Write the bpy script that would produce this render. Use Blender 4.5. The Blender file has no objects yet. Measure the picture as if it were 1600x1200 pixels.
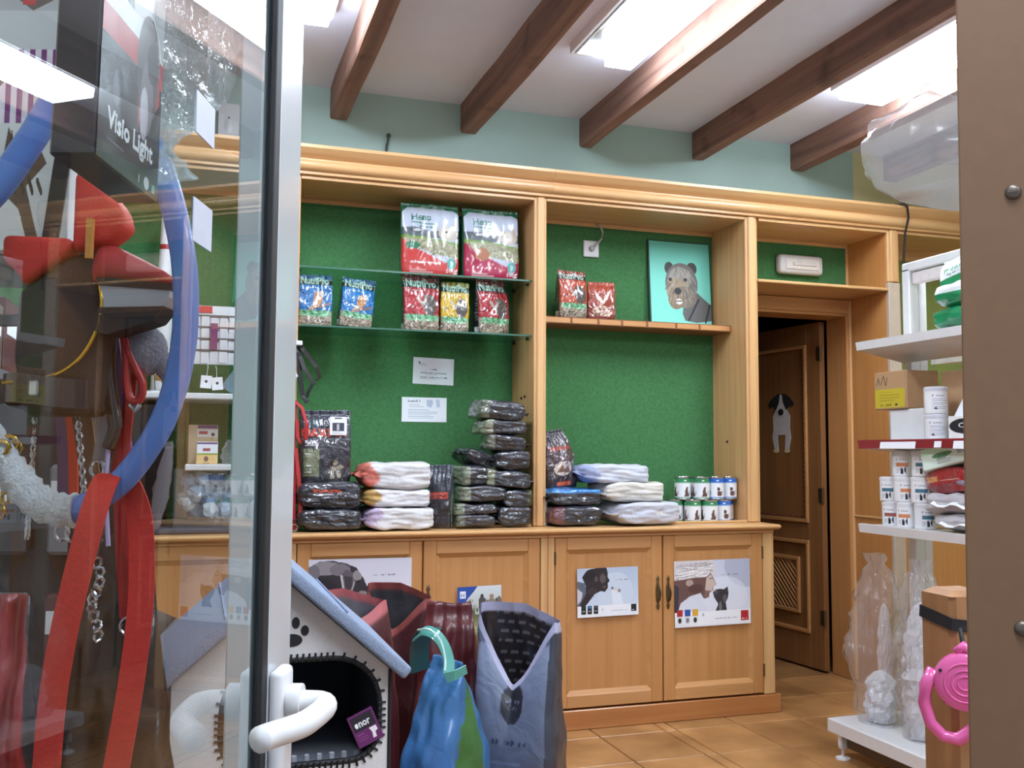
import bpy, bmesh, math, random
import numpy as np
from mathutils import Vector, Matrix, noise

# ------------------------------------------------------------------ camera, world, lights, exposure
SC = bpy.context.scene
COL = SC.collection
SC.view_settings.view_transform = 'Standard'
SC.view_settings.look = 'None'
SC.view_settings.exposure = 0.13
SC.view_settings.gamma = 1.0
SC.view_settings.use_curve_mapping = False

def lin(c):
    return tuple(((x / 255.0) / 12.92 if x / 255.0 <= 0.04045 else ((x / 255.0 + 0.055) / 1.055) ** 2.4) for x in c)

cam_d = bpy.data.cameras.new('camera')
cam_d.sensor_width = 36.0
cam_d.lens = 36.0 * 1500.0 / 1600.0
cam_d.clip_start = 0.02
cam = bpy.data.objects.new('camera', cam_d)
COL.objects.link(cam)
_yaw, _pitch, _roll = 0.316, 0.0732, 0.0056
_f = Vector((math.sin(_yaw) * math.cos(_pitch), math.cos(_yaw) * math.cos(_pitch), math.sin(_pitch)))
_r = Vector((math.cos(_yaw), -math.sin(_yaw), 0))
_u = _r.cross(_f)
_r2 = _r * math.cos(_roll) + _u * math.sin(_roll)
_u2 = -_r * math.sin(_roll) + _u * math.cos(_roll)
cam.matrix_world = Matrix(((_r2.x, _u2.x, -_f.x, 0), (_r2.y, _u2.y, -_f.y, 0), (_r2.z, _u2.z, -_f.z, 1.2), (0, 0, 0, 1)))
SC.camera = cam

world = bpy.data.worlds.new('world')
SC.world = world
world.use_nodes = True
world.node_tree.nodes['Background'].inputs[0].default_value = (0.74, 0.85, 1.0, 1)
world.node_tree.nodes['Background'].inputs[1].default_value = 0.58

FIXTURES = [(0.16, 2.42, 'violet'), (1.43, 2.42, 'half'), (2.71, 2.42, 'full'), (0.16, -0.45, 'full'), (1.43, -0.45, 'full'), (2.71, -0.45, 'full')]  # last three are unseen, added near the camera to light surfaces facing it
LAMP_W = 6.0
LAMP_COL = {'violet': (0.78, 0.82, 1.0), 'half': (0.80, 0.88, 1.0), 'full': (0.86, 0.93, 1.0)}
for i, (fx, fy, k) in enumerate(FIXTURES):
    ld = bpy.data.lights.new('fixture_light', 'AREA')
    ld.shape = 'RECTANGLE'; ld.size = 0.24; ld.size_y = 1.1
    ld.energy = LAMP_W if fy > 1 else LAMP_W * 2.0; ld.color = LAMP_COL[k]  # the added entrance row burns stronger
    lo = bpy.data.objects.new('fixture_light', ld)
    lo.location = (fx + 0.145, fy + 0.6, 2.82)
    COL.objects.link(lo)

# ------------------------------------------------------------------ materials
def new_mat(name):
    m = bpy.data.materials.new(name); m.use_nodes = True
    nt = m.node_tree
    return m, nt, nt.nodes['Principled BSDF']

def mat(name, c, rough=0.5, metal=0.0, var=0.06, scale=30.0, bump=0.0, bscale=None, spec=0.5, trans=0.0, alpha=1.0, coat=0.0):
    m, nt, p = new_mat(name)
    c = lin(c)
    tc = nt.nodes.new('ShaderNodeTexCoord')
    nz = nt.nodes.new('ShaderNodeTexNoise'); nz.inputs['Scale'].default_value = scale; nz.inputs['Detail'].default_value = 4
    nt.links.new(tc.outputs['Object'], nz.inputs['Vector'])
    cr = nt.nodes.new('ShaderNodeValToRGB')
    cr.color_ramp.elements[0].position = 0.3; cr.color_ramp.elements[1].position = 0.7
    cr.color_ramp.elements[0].color = (*[x * (1 - var) for x in c], 1)
    cr.color_ramp.elements[1].color = (*[min(1, x * (1 + var)) for x in c], 1)
    nt.links.new(nz.outputs['Fac'], cr.inputs['Fac'])
    nt.links.new(cr.outputs['Color'], p.inputs['Base Color'])
    p.inputs['Roughness'].default_value = rough
    p.inputs['Metallic'].default_value = metal
    p.inputs['Specular IOR Level'].default_value = spec
    p.inputs['Coat Weight'].default_value = coat
    if trans: p.inputs['Transmission Weight'].default_value = trans
    if alpha < 1: p.inputs['Alpha'].default_value = alpha
    if bump:
        n2 = nz
        if bscale:
            n2 = nt.nodes.new('ShaderNodeTexNoise'); n2.inputs['Scale'].default_value = bscale; n2.inputs['Detail'].default_value = 5
            nt.links.new(tc.outputs['Object'], n2.inputs['Vector'])
        b = nt.nodes.new('ShaderNodeBump'); b.inputs['Strength'].default_value = bump; b.inputs['Distance'].default_value = 0.01
        nt.links.new(n2.outputs['Fac'], b.inputs['Height']); nt.links.new(b.outputs['Normal'], p.inputs['Normal'])
    return m

def wood(name, c1, c2, axis, rough=0.35, scale=1.0, knots=0.0, coat=0.15, bump=0.05):
    """streaky grain running along the given axis, slow bands over fine fibres"""
    m, nt, p = new_mat(name)
    tc = nt.nodes.new('ShaderNodeTexCoord'); mp = nt.nodes.new('ShaderNodeMapping')
    s = [26.0 * scale] * 3; s['XYZ'.index(axis)] = 1.1 * scale
    mp.inputs['Scale'].default_value = s
    oi = nt.nodes.new('ShaderNodeObjectInfo')
    mul = nt.nodes.new('ShaderNodeMath'); mul.operation = 'MULTIPLY'; mul.inputs[1].default_value = 37.0
    nt.links.new(oi.outputs['Random'], mul.inputs[0])
    nt.links.new(tc.outputs['Object'], mp.inputs['Vector']); nt.links.new(mul.outputs[0], mp.inputs['Location'])
    n1 = nt.nodes.new('ShaderNodeTexNoise'); n1.inputs['Scale'].default_value = 1.0; n1.inputs['Detail'].default_value = 6; n1.inputs['Distortion'].default_value = 0.6
    nt.links.new(mp.outputs['Vector'], n1.inputs['Vector'])
    cr = nt.nodes.new('ShaderNodeValToRGB')
    cr.color_ramp.elements[0].position = 0.25; cr.color_ramp.elements[1].position = 0.72
    cr.color_ramp.elements[0].color = (*lin(c2), 1); cr.color_ramp.elements[1].color = (*lin(c1), 1)
    nt.links.new(n1.outputs['Fac'], cr.inputs['Fac'])
    out = cr.outputs['Color']
    if knots:
        n2 = nt.nodes.new('ShaderNodeTexNoise'); n2.inputs['Scale'].default_value = 5.0; n2.inputs['Detail'].default_value = 2
        nt.links.new(tc.outputs['Object'], n2.inputs['Vector'])
        c3 = nt.nodes.new('ShaderNodeValToRGB'); c3.color_ramp.elements[0].position = 0.25; c3.color_ramp.elements[1].position = 0.42
        c3.color_ramp.elements[0].color = (1 - knots,) * 3 + (1,); c3.color_ramp.elements[1].color = (1, 1, 1, 1)
        nt.links.new(n2.outputs['Fac'], c3.inputs['Fac'])
        mx = nt.nodes.new('ShaderNodeMix'); mx.data_type = 'RGBA'; mx.blend_type = 'MULTIPLY'; mx.inputs[0].default_value = 1.0
        nt.links.new(out, mx.inputs[6]); nt.links.new(c3.outputs['Color'], mx.inputs[7]); out = mx.outputs[2]
    nt.links.new(out, p.inputs['Base Color'])
    p.inputs['Roughness'].default_value = rough; p.inputs['Coat Weight'].default_value = coat; p.inputs['Coat Roughness'].default_value = 0.25
    b = nt.nodes.new('ShaderNodeBump'); b.inputs['Strength'].default_value = bump; b.inputs['Distance'].default_value = 0.004
    nt.links.new(n1.outputs['Fac'], b.inputs['Height']); nt.links.new(b.outputs['Normal'], p.inputs['Normal'])
    return m

def printed(name, rough=0.5, bump=0.0, bscale=20.0, coat=0.0, alpha=1.0):
    """takes its flat print colours from the mesh's colour attribute"""
    m, nt, p = new_mat(name)
    a = nt.nodes.new('ShaderNodeVertexColor'); a.layer_name = 'print'
    nt.links.new(a.outputs['Color'], p.inputs['Base Color'])
    p.inputs['Roughness'].default_value = rough; p.inputs['Coat Weight'].default_value = coat; p.inputs['Coat Roughness'].default_value = 0.08
    if bump:
        tc = nt.nodes.new('ShaderNodeTexCoord')
        nz = nt.nodes.new('ShaderNodeTexNoise'); nz.inputs['Scale'].default_value = bscale; nz.inputs['Detail'].default_value = 3; nz.inputs['Distortion'].default_value = 1.2
        nt.links.new(tc.outputs['Object'], nz.inputs['Vector'])
        b = nt.nodes.new('ShaderNodeBump'); b.inputs['Strength'].default_value = bump; b.inputs['Distance'].default_value = 0.02
        nt.links.new(nz.outputs['Fac'], b.inputs['Height']); nt.links.new(b.outputs['Normal'], p.inputs['Normal'])
    return m

def glassy(name, ior, tint=(1, 1, 1), haze=0.0, hazecol=(0.9, 0.95, 1), rough=0.0, crinkle=0.0):
    """thin clear sheet: straight-through light plus fresnel reflection on its outer faces, with a little milky haze"""
    m = bpy.data.materials.new(name); m.use_nodes = True
    nt = m.node_tree; nt.nodes.remove(nt.nodes['Principled BSDF'])
    out = nt.nodes['Material Output']
    tr = nt.nodes.new('ShaderNodeBsdfTransparent'); tr.inputs[0].default_value = (*tint, 1)
    gl = nt.nodes.new('ShaderNodeBsdfGlossy'); gl.inputs['Roughness'].default_value = rough
    fr = nt.nodes.new('ShaderNodeFresnel'); fr.inputs['IOR'].default_value = ior
    if crinkle:
        tc = nt.nodes.new('ShaderNodeTexCoord')
        vo = nt.nodes.new('ShaderNodeTexVoronoi'); vo.inputs['Scale'].default_value = crinkle
        dn = nt.nodes.new('ShaderNodeTexNoise'); dn.inputs['Scale'].default_value = crinkle * .6; dn.inputs['Detail'].default_value = 3
        mxv = nt.nodes.new('ShaderNodeMix'); mxv.data_type = 'RGBA'; mxv.inputs[0].default_value = .15
        nt.links.new(tc.outputs['Object'], mxv.inputs[6]); nt.links.new(dn.outputs['Color'], mxv.inputs[7]); nt.links.new(mxv.outputs[2], vo.inputs['Vector'])
        bp = nt.nodes.new('ShaderNodeBump'); bp.inputs['Strength'].default_value = 1.0; bp.inputs['Distance'].default_value = .03
        nt.links.new(vo.outputs['Distance'], bp.inputs['Height'])
        nt.links.new(bp.outputs['Normal'], gl.inputs['Normal']); nt.links.new(bp.outputs['Normal'], fr.inputs['Normal'])
    ge = nt.nodes.new('ShaderNodeNewGeometry')
    inv = nt.nodes.new('ShaderNodeMath'); inv.operation = 'SUBTRACT'; inv.inputs[0].default_value = 1.0
    nt.links.new(ge.outputs['Backfacing'], inv.inputs[1])
    mu = nt.nodes.new('ShaderNodeMath'); mu.operation = 'MULTIPLY'
    nt.links.new(fr.outputs[0], mu.inputs[0]); nt.links.new(inv.outputs[0], mu.inputs[1])
    base = tr.outputs[0]
    if haze:
        df = nt.nodes.new('ShaderNodeBsdfDiffuse'); df.inputs[0].default_value = (*hazecol, 1)
        tl = nt.nodes.new('ShaderNodeBsdfTranslucent'); tl.inputs[0].default_value = (*hazecol, 1)
        ad = nt.nodes.new('ShaderNodeMixShader'); ad.inputs[0].default_value = 0.5
        nt.links.new(df.outputs[0], ad.inputs[1]); nt.links.new(tl.outputs[0], ad.inputs[2])
        mh = nt.nodes.new('ShaderNodeMixShader'); mh.inputs[0].default_value = haze
        nt.links.new(tr.outputs[0], mh.inputs[1]); nt.links.new(ad.outputs[0], mh.inputs[2]); base = mh.outputs[0]
    mix = nt.nodes.new('ShaderNodeMixShader')
    nt.links.new(mu.outputs[0], mix.inputs[0]); nt.links.new(base, mix.inputs[1]); nt.links.new(gl.outputs[0], mix.inputs[2])
    nt.links.new(mix.outputs[0], out.inputs['Surface'])
    return m

def emit(name, c, s):
    m = bpy.data.materials.new(name); m.use_nodes = True
    nt = m.node_tree; nt.nodes.remove(nt.nodes['Principled BSDF'])
    e = nt.nodes.new('ShaderNodeEmission'); e.inputs[0].default_value = (*c, 1); e.inputs[1].default_value = s
    nt.links.new(e.outputs[0], nt.nodes['Material Output'].inputs['Surface'])
    return m

PALE1, PALE2 = (216, 174, 122), (196, 146, 96)
M = {}
M['woodX'] = wood('pale_wood_x', PALE1, PALE2, 'X'); M['woodZ'] = wood('pale_wood_z', PALE1, PALE2, 'Z'); M['woodY'] = wood('pale_wood_y', PALE1, PALE2, 'Y')
M['doorZ'] = wood('door_wood', (196, 142, 88), (180, 124, 72), 'Z', rough=0.4); M['doorX'] = wood('door_rail_wood', (198, 146, 94), (182, 128, 76), 'X', rough=0.4)
M['plinth'] = wood('plinth_wood', (186, 126, 74), (160, 100, 56), 'X', rough=0.3)
M['orange'] = wood('orange_panel_wood', (200, 142, 84), (186, 126, 70), 'Z', rough=0.35)
M['beam'] = wood('old_beam_wood', (156, 118, 102), (106, 78, 68), 'Y', rough=0.75, knots=0.5, coat=0.0, bump=0.35)
M['brownshelf'] = wood('brown_board', (150, 92, 58), (116, 68, 42), 'X', rough=0.5)
M['leafZ'] = wood('back_door_wood', (150, 104, 62), (128, 84, 48), 'Z', rough=0.4)
M['post'] = wood('post_wood', (172, 124, 80), (142, 96, 58), 'Z', rough=0.55)
M['jamb'] = mat('brown_painted_board', (120, 89, 64), rough=0.55, var=0.04, scale=60, bump=0.02)
M['green'] = mat('green_felt', (70, 118, 74), rough=0.95, var=0.16, scale=90, bump=0.3, bscale=220, spec=0.1)
M['mint'] = mat('mint_plaster', (176, 206, 200), rough=0.9, var=0.03, scale=5, bump=0.05, bscale=60)
M['olive'] = mat('yellow_green_plaster', (222, 218, 168), rough=0.9, var=0.03, scale=5)
M['cream'] = mat('cream_plaster', (206, 202, 192), rough=0.9, var=0.03, scale=5)
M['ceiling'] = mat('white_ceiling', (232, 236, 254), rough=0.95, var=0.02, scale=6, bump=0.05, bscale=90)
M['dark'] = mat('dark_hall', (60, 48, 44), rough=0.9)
M['tile'] = None
M['white'] = mat('white_metal', (214, 214, 216), rough=0.35, var=0.02)
M['alu'] = mat('white_painted_aluminium', (184, 189, 194), rough=0.28, var=0.02, scale=8, coat=0.4)
M['plasticwhite'] = mat('white_plastic', (214, 214, 217), rough=0.35, var=0.02)
M['black'] = mat('black_rubber', (24, 24, 28), rough=0.6)
M['blackgloss'] = mat('black_gloss', (26, 24, 26), rough=0.2, coat=0.5)
M['steel'] = mat('steel', (190, 192, 196), rough=0.25, metal=1.0)
M['brass'] = mat('antique_brass', (110, 92, 66), rough=0.4, metal=0.8)
M['screw'] = mat('screw_head', (110, 100, 92), rough=0.4, metal=0.7)
M['paper'] = mat('white_paper', (232, 234, 240), rough=0.7, var=0.02)
M['card'] = mat('cardboard', (176, 140, 104), rough=0.8, var=0.05)
M['red'] = mat('red_webbing', (196, 44, 40), rough=0.5, var=0.12, scale=200, bump=0.1)
M['redleather'] = mat('red_leather', (168, 30, 34), rough=0.35, var=0.08)
M['print_matte'] = printed('matte_print', 0.55); M['print_gloss'] = printed('glossy_print', 0.25, bump=0.12, bscale=9, coat=0.5)
M['print_foil'] = printed('foil_print', 0.28, bump=0.8, bscale=24, coat=1.0); M['print_sack'] = printed('sack_print', 0.36, bump=0.3, bscale=12, coat=0.25)
M['print_paperbag'] = printed('paper_sack_print', 0.6, bump=0.35, bscale=14)
M['glass'] = glassy('door_glass', 1.62, (0.93, 0.96, 0.96))
M['shelfglass'] = glassy('shelf_glass', 1.5, (0.72, 0.88, 0.82), haze=0.03, hazecol=(0.35, 0.5, 0.45))
M['film'] = glassy('clear_film', 1.6, (0.96, 0.97, 0.98), haze=0.12, rough=0.14, crinkle=14)
M['softfilm'] = glassy('soft_film', 1.45, (0.97, 0.97, 0.98), haze=0.13, hazecol=(0.9, 0.92, 0.96), rough=0.2)
M['tankplastic'] = glassy('clear_tub_plastic', 1.5, (0.95, 0.97, 0.98), haze=0.07, rough=0.12)
# ------------------------------------------------------------------ mesh helpers
class MB:
    def __init__(s): s.bm = bmesh.new()
    def box(s, x0, x1, y0, y1, z0, z1, bev=0.0, seg=1):
        vs = [s.bm.verts.new(p) for p in ((x0, y0, z0), (x1, y0, z0), (x1, y1, z0), (x0, y1, z0), (x0, y0, z1), (x1, y0, z1), (x1, y1, z1), (x0, y1, z1))]
        fs = [s.bm.faces.new([vs[i] for i in q]) for q in ((3, 2, 1, 0), (4, 5, 6, 7), (0, 1, 5, 4), (1, 2, 6, 5), (2, 3, 7, 6), (3, 0, 4, 7))]
        if bev:
            es = list({e for f in fs for e in f.edges})
            bmesh.ops.bevel(s.bm, geom=es, offset=bev, segments=seg, affect='EDGES', profile=0.5)
        return s
    def tube(s, pts, r, n=8, closed=False, flat=1.0):
        pts = [Vector(p) for p in pts]; N = len(pts); rings = []
        rr = r if isinstance(r, (list, tuple)) else [r] * N
        up = Vector((0.13, 0.21, 0.97)).normalized()
        for i in range(N):
            a = pts[(i - 1) % N] if (closed or i > 0) else pts[0]
            b = pts[(i + 1) % N] if (closed or i < N - 1) else pts[-1]
            t = (b - a).normalized()
            x = t.cross(up)
            if x.length < 1e-4: x = t.cross(Vector((1, 0, 0)))
            x.normalize(); y = x.cross(t).normalized()
            rings.append([s.bm.verts.new(pts[i] + x * math.cos(2 * math.pi * k / n) * rr[i] + y * math.sin(2 * math.pi * k / n) * rr[i] * flat) for k in range(n)])
        for i in range(N if closed else N - 1):
            A, B = rings[i], rings[(i + 1) % N]
            for k in range(n): s.bm.faces.new((A[k], A[(k + 1) % n], B[(k + 1) % n], B[k]))
        if not closed:
            s.bm.faces.new(rings[0][::-1]); s.bm.faces.new(rings[-1])
        return s
    def ribbon(s, pts, w, t, side):
        """flat strap: width w along the side vectors, thickness t"""
        pts = [Vector(p) for p in pts]; rings = []
        for i, p in enumerate(pts):
            a = pts[max(i - 1, 0)]; b = pts[min(i + 1, len(pts) - 1)]
            tg = (b - a).normalized()
            sd = Vector(side[i] if isinstance(side, list) else side)
            sd = (sd - tg * sd.dot(tg)).normalized(); nn = sd.cross(tg).normalized()
            ww = w[i] if isinstance(w, (list, tuple)) else w
            rings.append([s.bm.verts.new(p + sd * ww / 2 * q + nn * t / 2 * e) for q, e in ((-1, -1), (1, -1), (1, 1), (-1, 1))])
        for A, B in zip(rings, rings[1:]):
            for k in range(4): s.bm.faces.new((A[k], A[(k + 1) % 4], B[(k + 1) % 4], B[k]))
        s.bm.faces.new(rings[0][::-1]); s.bm.faces.new(rings[-1])
        return s
    def lathe(s, prof, n=24, org=(0, 0, 0), axis='Z', sx=1.0, sy=1.0):
        org = Vector(org); rings = []
        def P(r, h, a):
            c, d = r * math.cos(a) * sx, r * math.sin(a) * sy
            v = {'Z': (c, d, h), 'X': (h, c, d), 'Y': (c, h, d)}[axis]
            return org + Vector(v)
        for r, h in prof:
            if r < 1e-6: rings.append([s.bm.verts.new(P(0, h, 0))])
            else: rings.append([s.bm.verts.new(P(r, h, 2 * math.pi * k / n)) for k in range(n)])
        for A, B in zip(rings, rings[1:]):
            for k in range(n):
                k2 = (k + 1) % n
                if len(A) == 1 and len(B) == 1: continue
                if len(A) == 1: s.bm.faces.new((A[0], B[k2], B[k]))
                elif len(B) == 1: s.bm.faces.new((A[k], A[k2], B[0]))
                else: s.bm.faces.new((A[k], A[k2], B[k2], B[k]))
        for R, rev in ((rings[0], True), (rings[-1], False)):
            if len(R) > 1: s.bm.faces.new(R[::-1] if rev else R)
        return s
    def prism(s, poly, axis, a, b):
        """2-D outline pushed along an axis; outline is (y,z) for X, (x,z) for Y, (x,y) for Z"""
        def P(q, h): return {'X': (h, q[0], q[1]), 'Y': (q[0], h, q[1]), 'Z': (q[0], q[1], h)}[axis]
        A = [s.bm.verts.new(P(q, a)) for q in poly]; B = [s.bm.verts.new(P(q, b)) for q in poly]
        n = len(poly)
        s.bm.faces.new(A); s.bm.faces.new(B[::-1])
        for k in range(n): s.bm.faces.new((A[k], B[k], B[(k + 1) % n], A[(k + 1) % n]))
        return s
    def quad(s, *ps):
        s.bm.faces.new([s.bm.verts.new(p) for p in ps]); return s
    def xf(s, mtx):
        bmesh.ops.transform(s.bm, matrix=mtx, verts=s.bm.verts); return s
    def build(s, name, m, parent=None, label=None, smooth=False):
        bmesh.ops.recalc_face_normals(s.bm, faces=s.bm.faces)
        me = bpy.data.meshes.new(name); s.bm.to_mesh(me); s.bm.free()
        return link(name, me, m, parent, label, smooth)

def link(name, me, m, parent=None, label=None, smooth=False):
    o = bpy.data.objects.new(name, me); COL.objects.link(o)
    if m: me.materials.append(m)
    if smooth:
        me.polygons.foreach_set('use_smooth', [True] * len(me.polygons))
        if smooth == 'auto':
            try: me.set_sharp_from_angle(angle=math.radians(40))
            except Exception: pass
    if parent: o.parent = parent
    if label: o['label'] = label
    return o

def thing(name, label, cat, loc=(0, 0, 0), rot=(0, 0, 0), group=None):
    o = bpy.data.objects.new(name, None); o.empty_display_size = 0.05
    COL.objects.link(o); o.location = loc; o.rotation_euler = rot if isinstance(rot, (tuple, list)) else (0, 0, rot)
    o['label'] = label; o['category'] = cat
    if group: o['group'] = group
    return o

def tag(o, label, cat, group=None):
    o['label'] = label; o['category'] = cat
    if group: o['group'] = group
    return o

def struct(o, label=None):
    o['kind'] = 'structure'
    if label: o['label'] = label
    return o

def structure(name, loc=(0, 0, 0), rotz=0.0):
    o = bpy.data.objects.new(name, None); COL.objects.link(o); o.location = loc; o.rotation_euler = (0, 0, rotz)
    o['kind'] = 'structure'
    return o

def dup(root, loc=None, label=None, rot=None):
    r = root.copy(); COL.objects.link(r)
    if loc: r.location = loc
    if rot: r.rotation_euler = rot
    if label: r['label'] = label
    for ch in list(root.children):
        c = ch.copy(); COL.objects.link(c); c.parent = r
        for g in list(ch.children):
            d = g.copy(); COL.objects.link(d); d.parent = c
    return r

# ------------------------------------------------------------------ flat print: a small painter whose colours go to a mesh's colour attribute
_GLY = {}
def glyphs(txt):
    if txt not in _GLY:
        cu = bpy.data.curves.new('text', 'FONT'); cu.body = txt; cu.resolution_u = 2
        ob = bpy.data.objects.new('text', cu)
        COL.objects.link(ob); bpy.context.view_layer.update()
        me = ob.evaluated_get(bpy.context.evaluated_depsgraph_get()).to_mesh()
        me.calc_loop_triangles()
        v = np.array([(q.co.x, q.co.y) for q in me.vertices]).reshape(-1, 2); t = np.array([tuple(q.vertices) for q in me.loop_triangles]).reshape(-1, 3)
        ob.to_mesh_clear(); bpy.data.objects.remove(ob); bpy.data.curves.remove(cu)
        if len(v):
            lo, hi = v.min(0), v.max(0); v = (v - lo) / max(1e-6, (hi - lo)[0]); 
        _GLY[txt] = (v, t)
    return _GLY[txt]

class Canvas:
    """x to the right, y down, both 0..1"""
    def __init__(s, w, h, c):
        s.w, s.h = w, h
        s.a = np.empty((h, w, 3)); s.a[:] = np.array(c, float)
        s.Y, s.X = np.mgrid[0:h, 0:w]; s.X = (s.X + .5) / w; s.Y = (s.Y + .5) / h
    def clip(s, pts=None):
        s.cm = None
        if pts is not None:
            a = s.a.copy(); s.a[:] = 0; s.poly(pts, (1, 1, 1)); s.cm = s.a[..., 0] > .5; s.a = a
        return s
    def put(s, mask, c, al=1.0):
        if getattr(s, 'cm', None) is not None: mask = mask & s.cm
        s.a[mask] = s.a[mask] * (1 - al) + np.array(c, float) * al; return s
    def rect(s, x0, y0, x1, y1, c, al=1.0): return s.put((s.X >= x0) & (s.X <= x1) & (s.Y >= y0) & (s.Y <= y1), c, al)
    def ell(s, cx, cy, rx, ry, c, al=1.0, rot=0.0):
        a = math.radians(rot); dx = (s.X - cx); dy = (s.Y - cy)
        u = dx * math.cos(a) + dy * math.sin(a); v = -dx * math.sin(a) + dy * math.cos(a)
        return s.put((u / rx) ** 2 + (v / ry) ** 2 <= 1, c, al)
    def poly(s, pts, c, al=1.0):
        inside = np.zeros(s.X.shape, bool); n = len(pts)
        for i in range(n):
            (x1, y1), (x2, y2) = pts[i], pts[(i + 1) % n]
            if y1 == y2: continue
            cond = ((s.Y < y1) != (s.Y < y2)) & (s.X < (x2 - x1) * (s.Y - y1) / (y2 - y1) + x1)
            inside ^= cond
        return s.put(inside, c, al)
    def line(s, x0, y0, x1, y1, t, c, al=1.0):
        d = np.array((x1 - x0, y1 - y0)); L = max(1e-9, d @ d)
        k = np.clip(((s.X - x0) * d[0] + (s.Y - y0) * d[1]) / L, 0, 1)
        return s.put(np.hypot(s.X - x0 - k * d[0], s.Y - y0 - k * d[1]) < t, c, al)
    def text(s, txt, x, y, w, c, hfac=1.0, rot=0.0, bold=0):
        """left end of the baseline at x,y; w is the run of the line; hfac stretches the height (canvas aspect included by caller)"""
        v, t = glyphs(txt); a = math.radians(rot); asp = s.w / s.h
        px = v[:, 0] * w; py = v[:, 1] * w * hfac
        X = x + px * math.cos(a) + py * math.sin(a)
        Yd = y + (px * math.sin(a) - py * math.cos(a)) * asp
        for tri in t:
            P = [(X[i], Yd[i]) for i in tri]
            x0, x1 = min(p[0] for p in P), max(p[0] for p in P); y0, y1 = min(p[1] for p in P), max(p[1] for p in P)
            i0, i1 = max(0, int(x0 * s.w) - 1), min(s.w, int(x1 * s.w) + 2); j0, j1 = max(0, int(y0 * s.h) - 1), min(s.h, int(y1 * s.h) + 2)
            if i1 <= i0 or j1 <= j0: continue
            xs = s.X[j0:j1, i0:i1]; ys = s.Y[j0:j1, i0:i1]; m = np.ones(xs.shape, bool)
            ar = (P[1][0] - P[0][0]) * (P[2][1] - P[0][1]) - (P[2][0] - P[0][0]) * (P[1][1] - P[0][1])
            sg = 1 if ar > 0 else -1; e = 0.25 / s.w + bold / s.w
            for k in range(3):
                (ax, ay), (bx, by) = P[k], P[(k + 1) % 3]; L = math.hypot(bx - ax, by - ay) or 1e-9
                m &= sg * ((bx - ax) * (ys - ay) - (by - ay) * (xs - ax)) / L >= -e
            s.a[j0:j1, i0:i1][m] = np.array(c, float)
        return s
    def greek(s, x, y, w, n, dy, c, t=0.006, seed=1):
        rnd = random.Random(seed)
        for i in range(n): s.rect(x, y + i * dy, x + w * rnd.uniform(.6, 1), y + i * dy + t, c)
        return s
    def scrib(s, x, y, w, h, c, seed=1, n=0):
        """a line of print too small to read: uneven strokes between x and x+w, resting on y"""
        rnd = random.Random(seed); n = n or max(3, int(w / (h * .55 * s.h / s.w))); st = w / n
        for i in range(n):
            if rnd.random() < .13: continue
            s.rect(x + i * st + st * .12, y - h * rnd.uniform(.55, 1), x + i * st + st * rnd.uniform(.55, .9), y, c)
        return s
    def speck(s, x0, y0, x1, y1, cols, n, r, seed=3):
        rnd = random.Random(seed)
        for i in range(n):
            s.ell(rnd.uniform(x0, x1), rnd.uniform(y0, y1), r * rnd.uniform(.6, 1.5), r * s.w / s.h * rnd.uniform(.6, 1.5), rnd.choice(cols))
        return s
    def grade(s, x0, y0, x1, y1, c0, c1):
        m = (s.X >= x0) & (s.X <= x1) & (s.Y >= y0) & (s.Y <= y1)
        k = ((s.Y - y0) / (y1 - y0))[m][:, None]
        s.a[m] = np.array(c0, float) * (1 - k) + np.array(c1, float) * k; return s
    def at(s, u, v):
        i = np.clip((np.asarray(u) * s.w).astype(int), 0, s.w - 1); j = np.clip(((1 - np.asarray(v)) * s.h).astype(int), 0, s.h - 1)
        return s.a[j, i]

def srgb_arr(a):
    a = np.clip(np.asarray(a, float) / 255.0, 0, 1)
    return np.where(a <= 0.04045, a / 12.92, ((a + 0.055) / 1.055) ** 2.4)

def mesh_np(name, V, F, cols=None):
    me = bpy.data.meshes.new(name); me.from_pydata(V.tolist(), [], F.tolist() if hasattr(F, 'tolist') else F)
    if cols is not None:
        at = me.color_attributes.new('print', 'FLOAT_COLOR', 'POINT')
        c = np.ones((len(V), 4)); c[:, :3] = srgb_arr(cols); at.data.foreach_set('color', c.ravel())
    me.update()
    return me

def grid_faces(nx, ny, base=0, wrap=False):
    i = np.arange(nx - (0 if wrap else 1)); j = np.arange(ny - 1)
    I, J = np.meshgrid(i, j); I2 = (I + 1) % nx
    return np.stack([base + J * nx + I, base + J * nx + I2, base + (J + 1) * nx + I2, base + (J + 1) * nx + I], -1).reshape(-1, 4)

def sheet(name, w, h, cv, parent, m=None, res=None, curl=0.0, th=0.0006, label=None):
    """a flat printed sheet in the XZ plane facing -Y, lower left corner at the origin"""
    nx, ny = res or (cv.w + 1, cv.h + 1)
    u, v = np.meshgrid(np.linspace(0, 1, nx), np.linspace(0, 1, ny))
    y = -curl * (np.abs(2 * u - 1) ** 3) * (1 - v) - curl * .6 * (np.abs(2 * u - 1) ** 4) * v
    V = np.stack([u * w, y - th, v * h], -1).reshape(-1, 3)
    cols = cv.at(u, v).reshape(-1, 3)
    return link(name, mesh_np(name, V, grid_faces(nx, ny), cols), m or M['print_matte'], parent, label)

def vnoise(P, sc, seed):
    return np.array([noise.noise(Vector((p[0] * sc + seed * 7.3, p[1] * sc + seed * 3.1, p[2] * sc - seed * 5.7))) for p in P])

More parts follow.
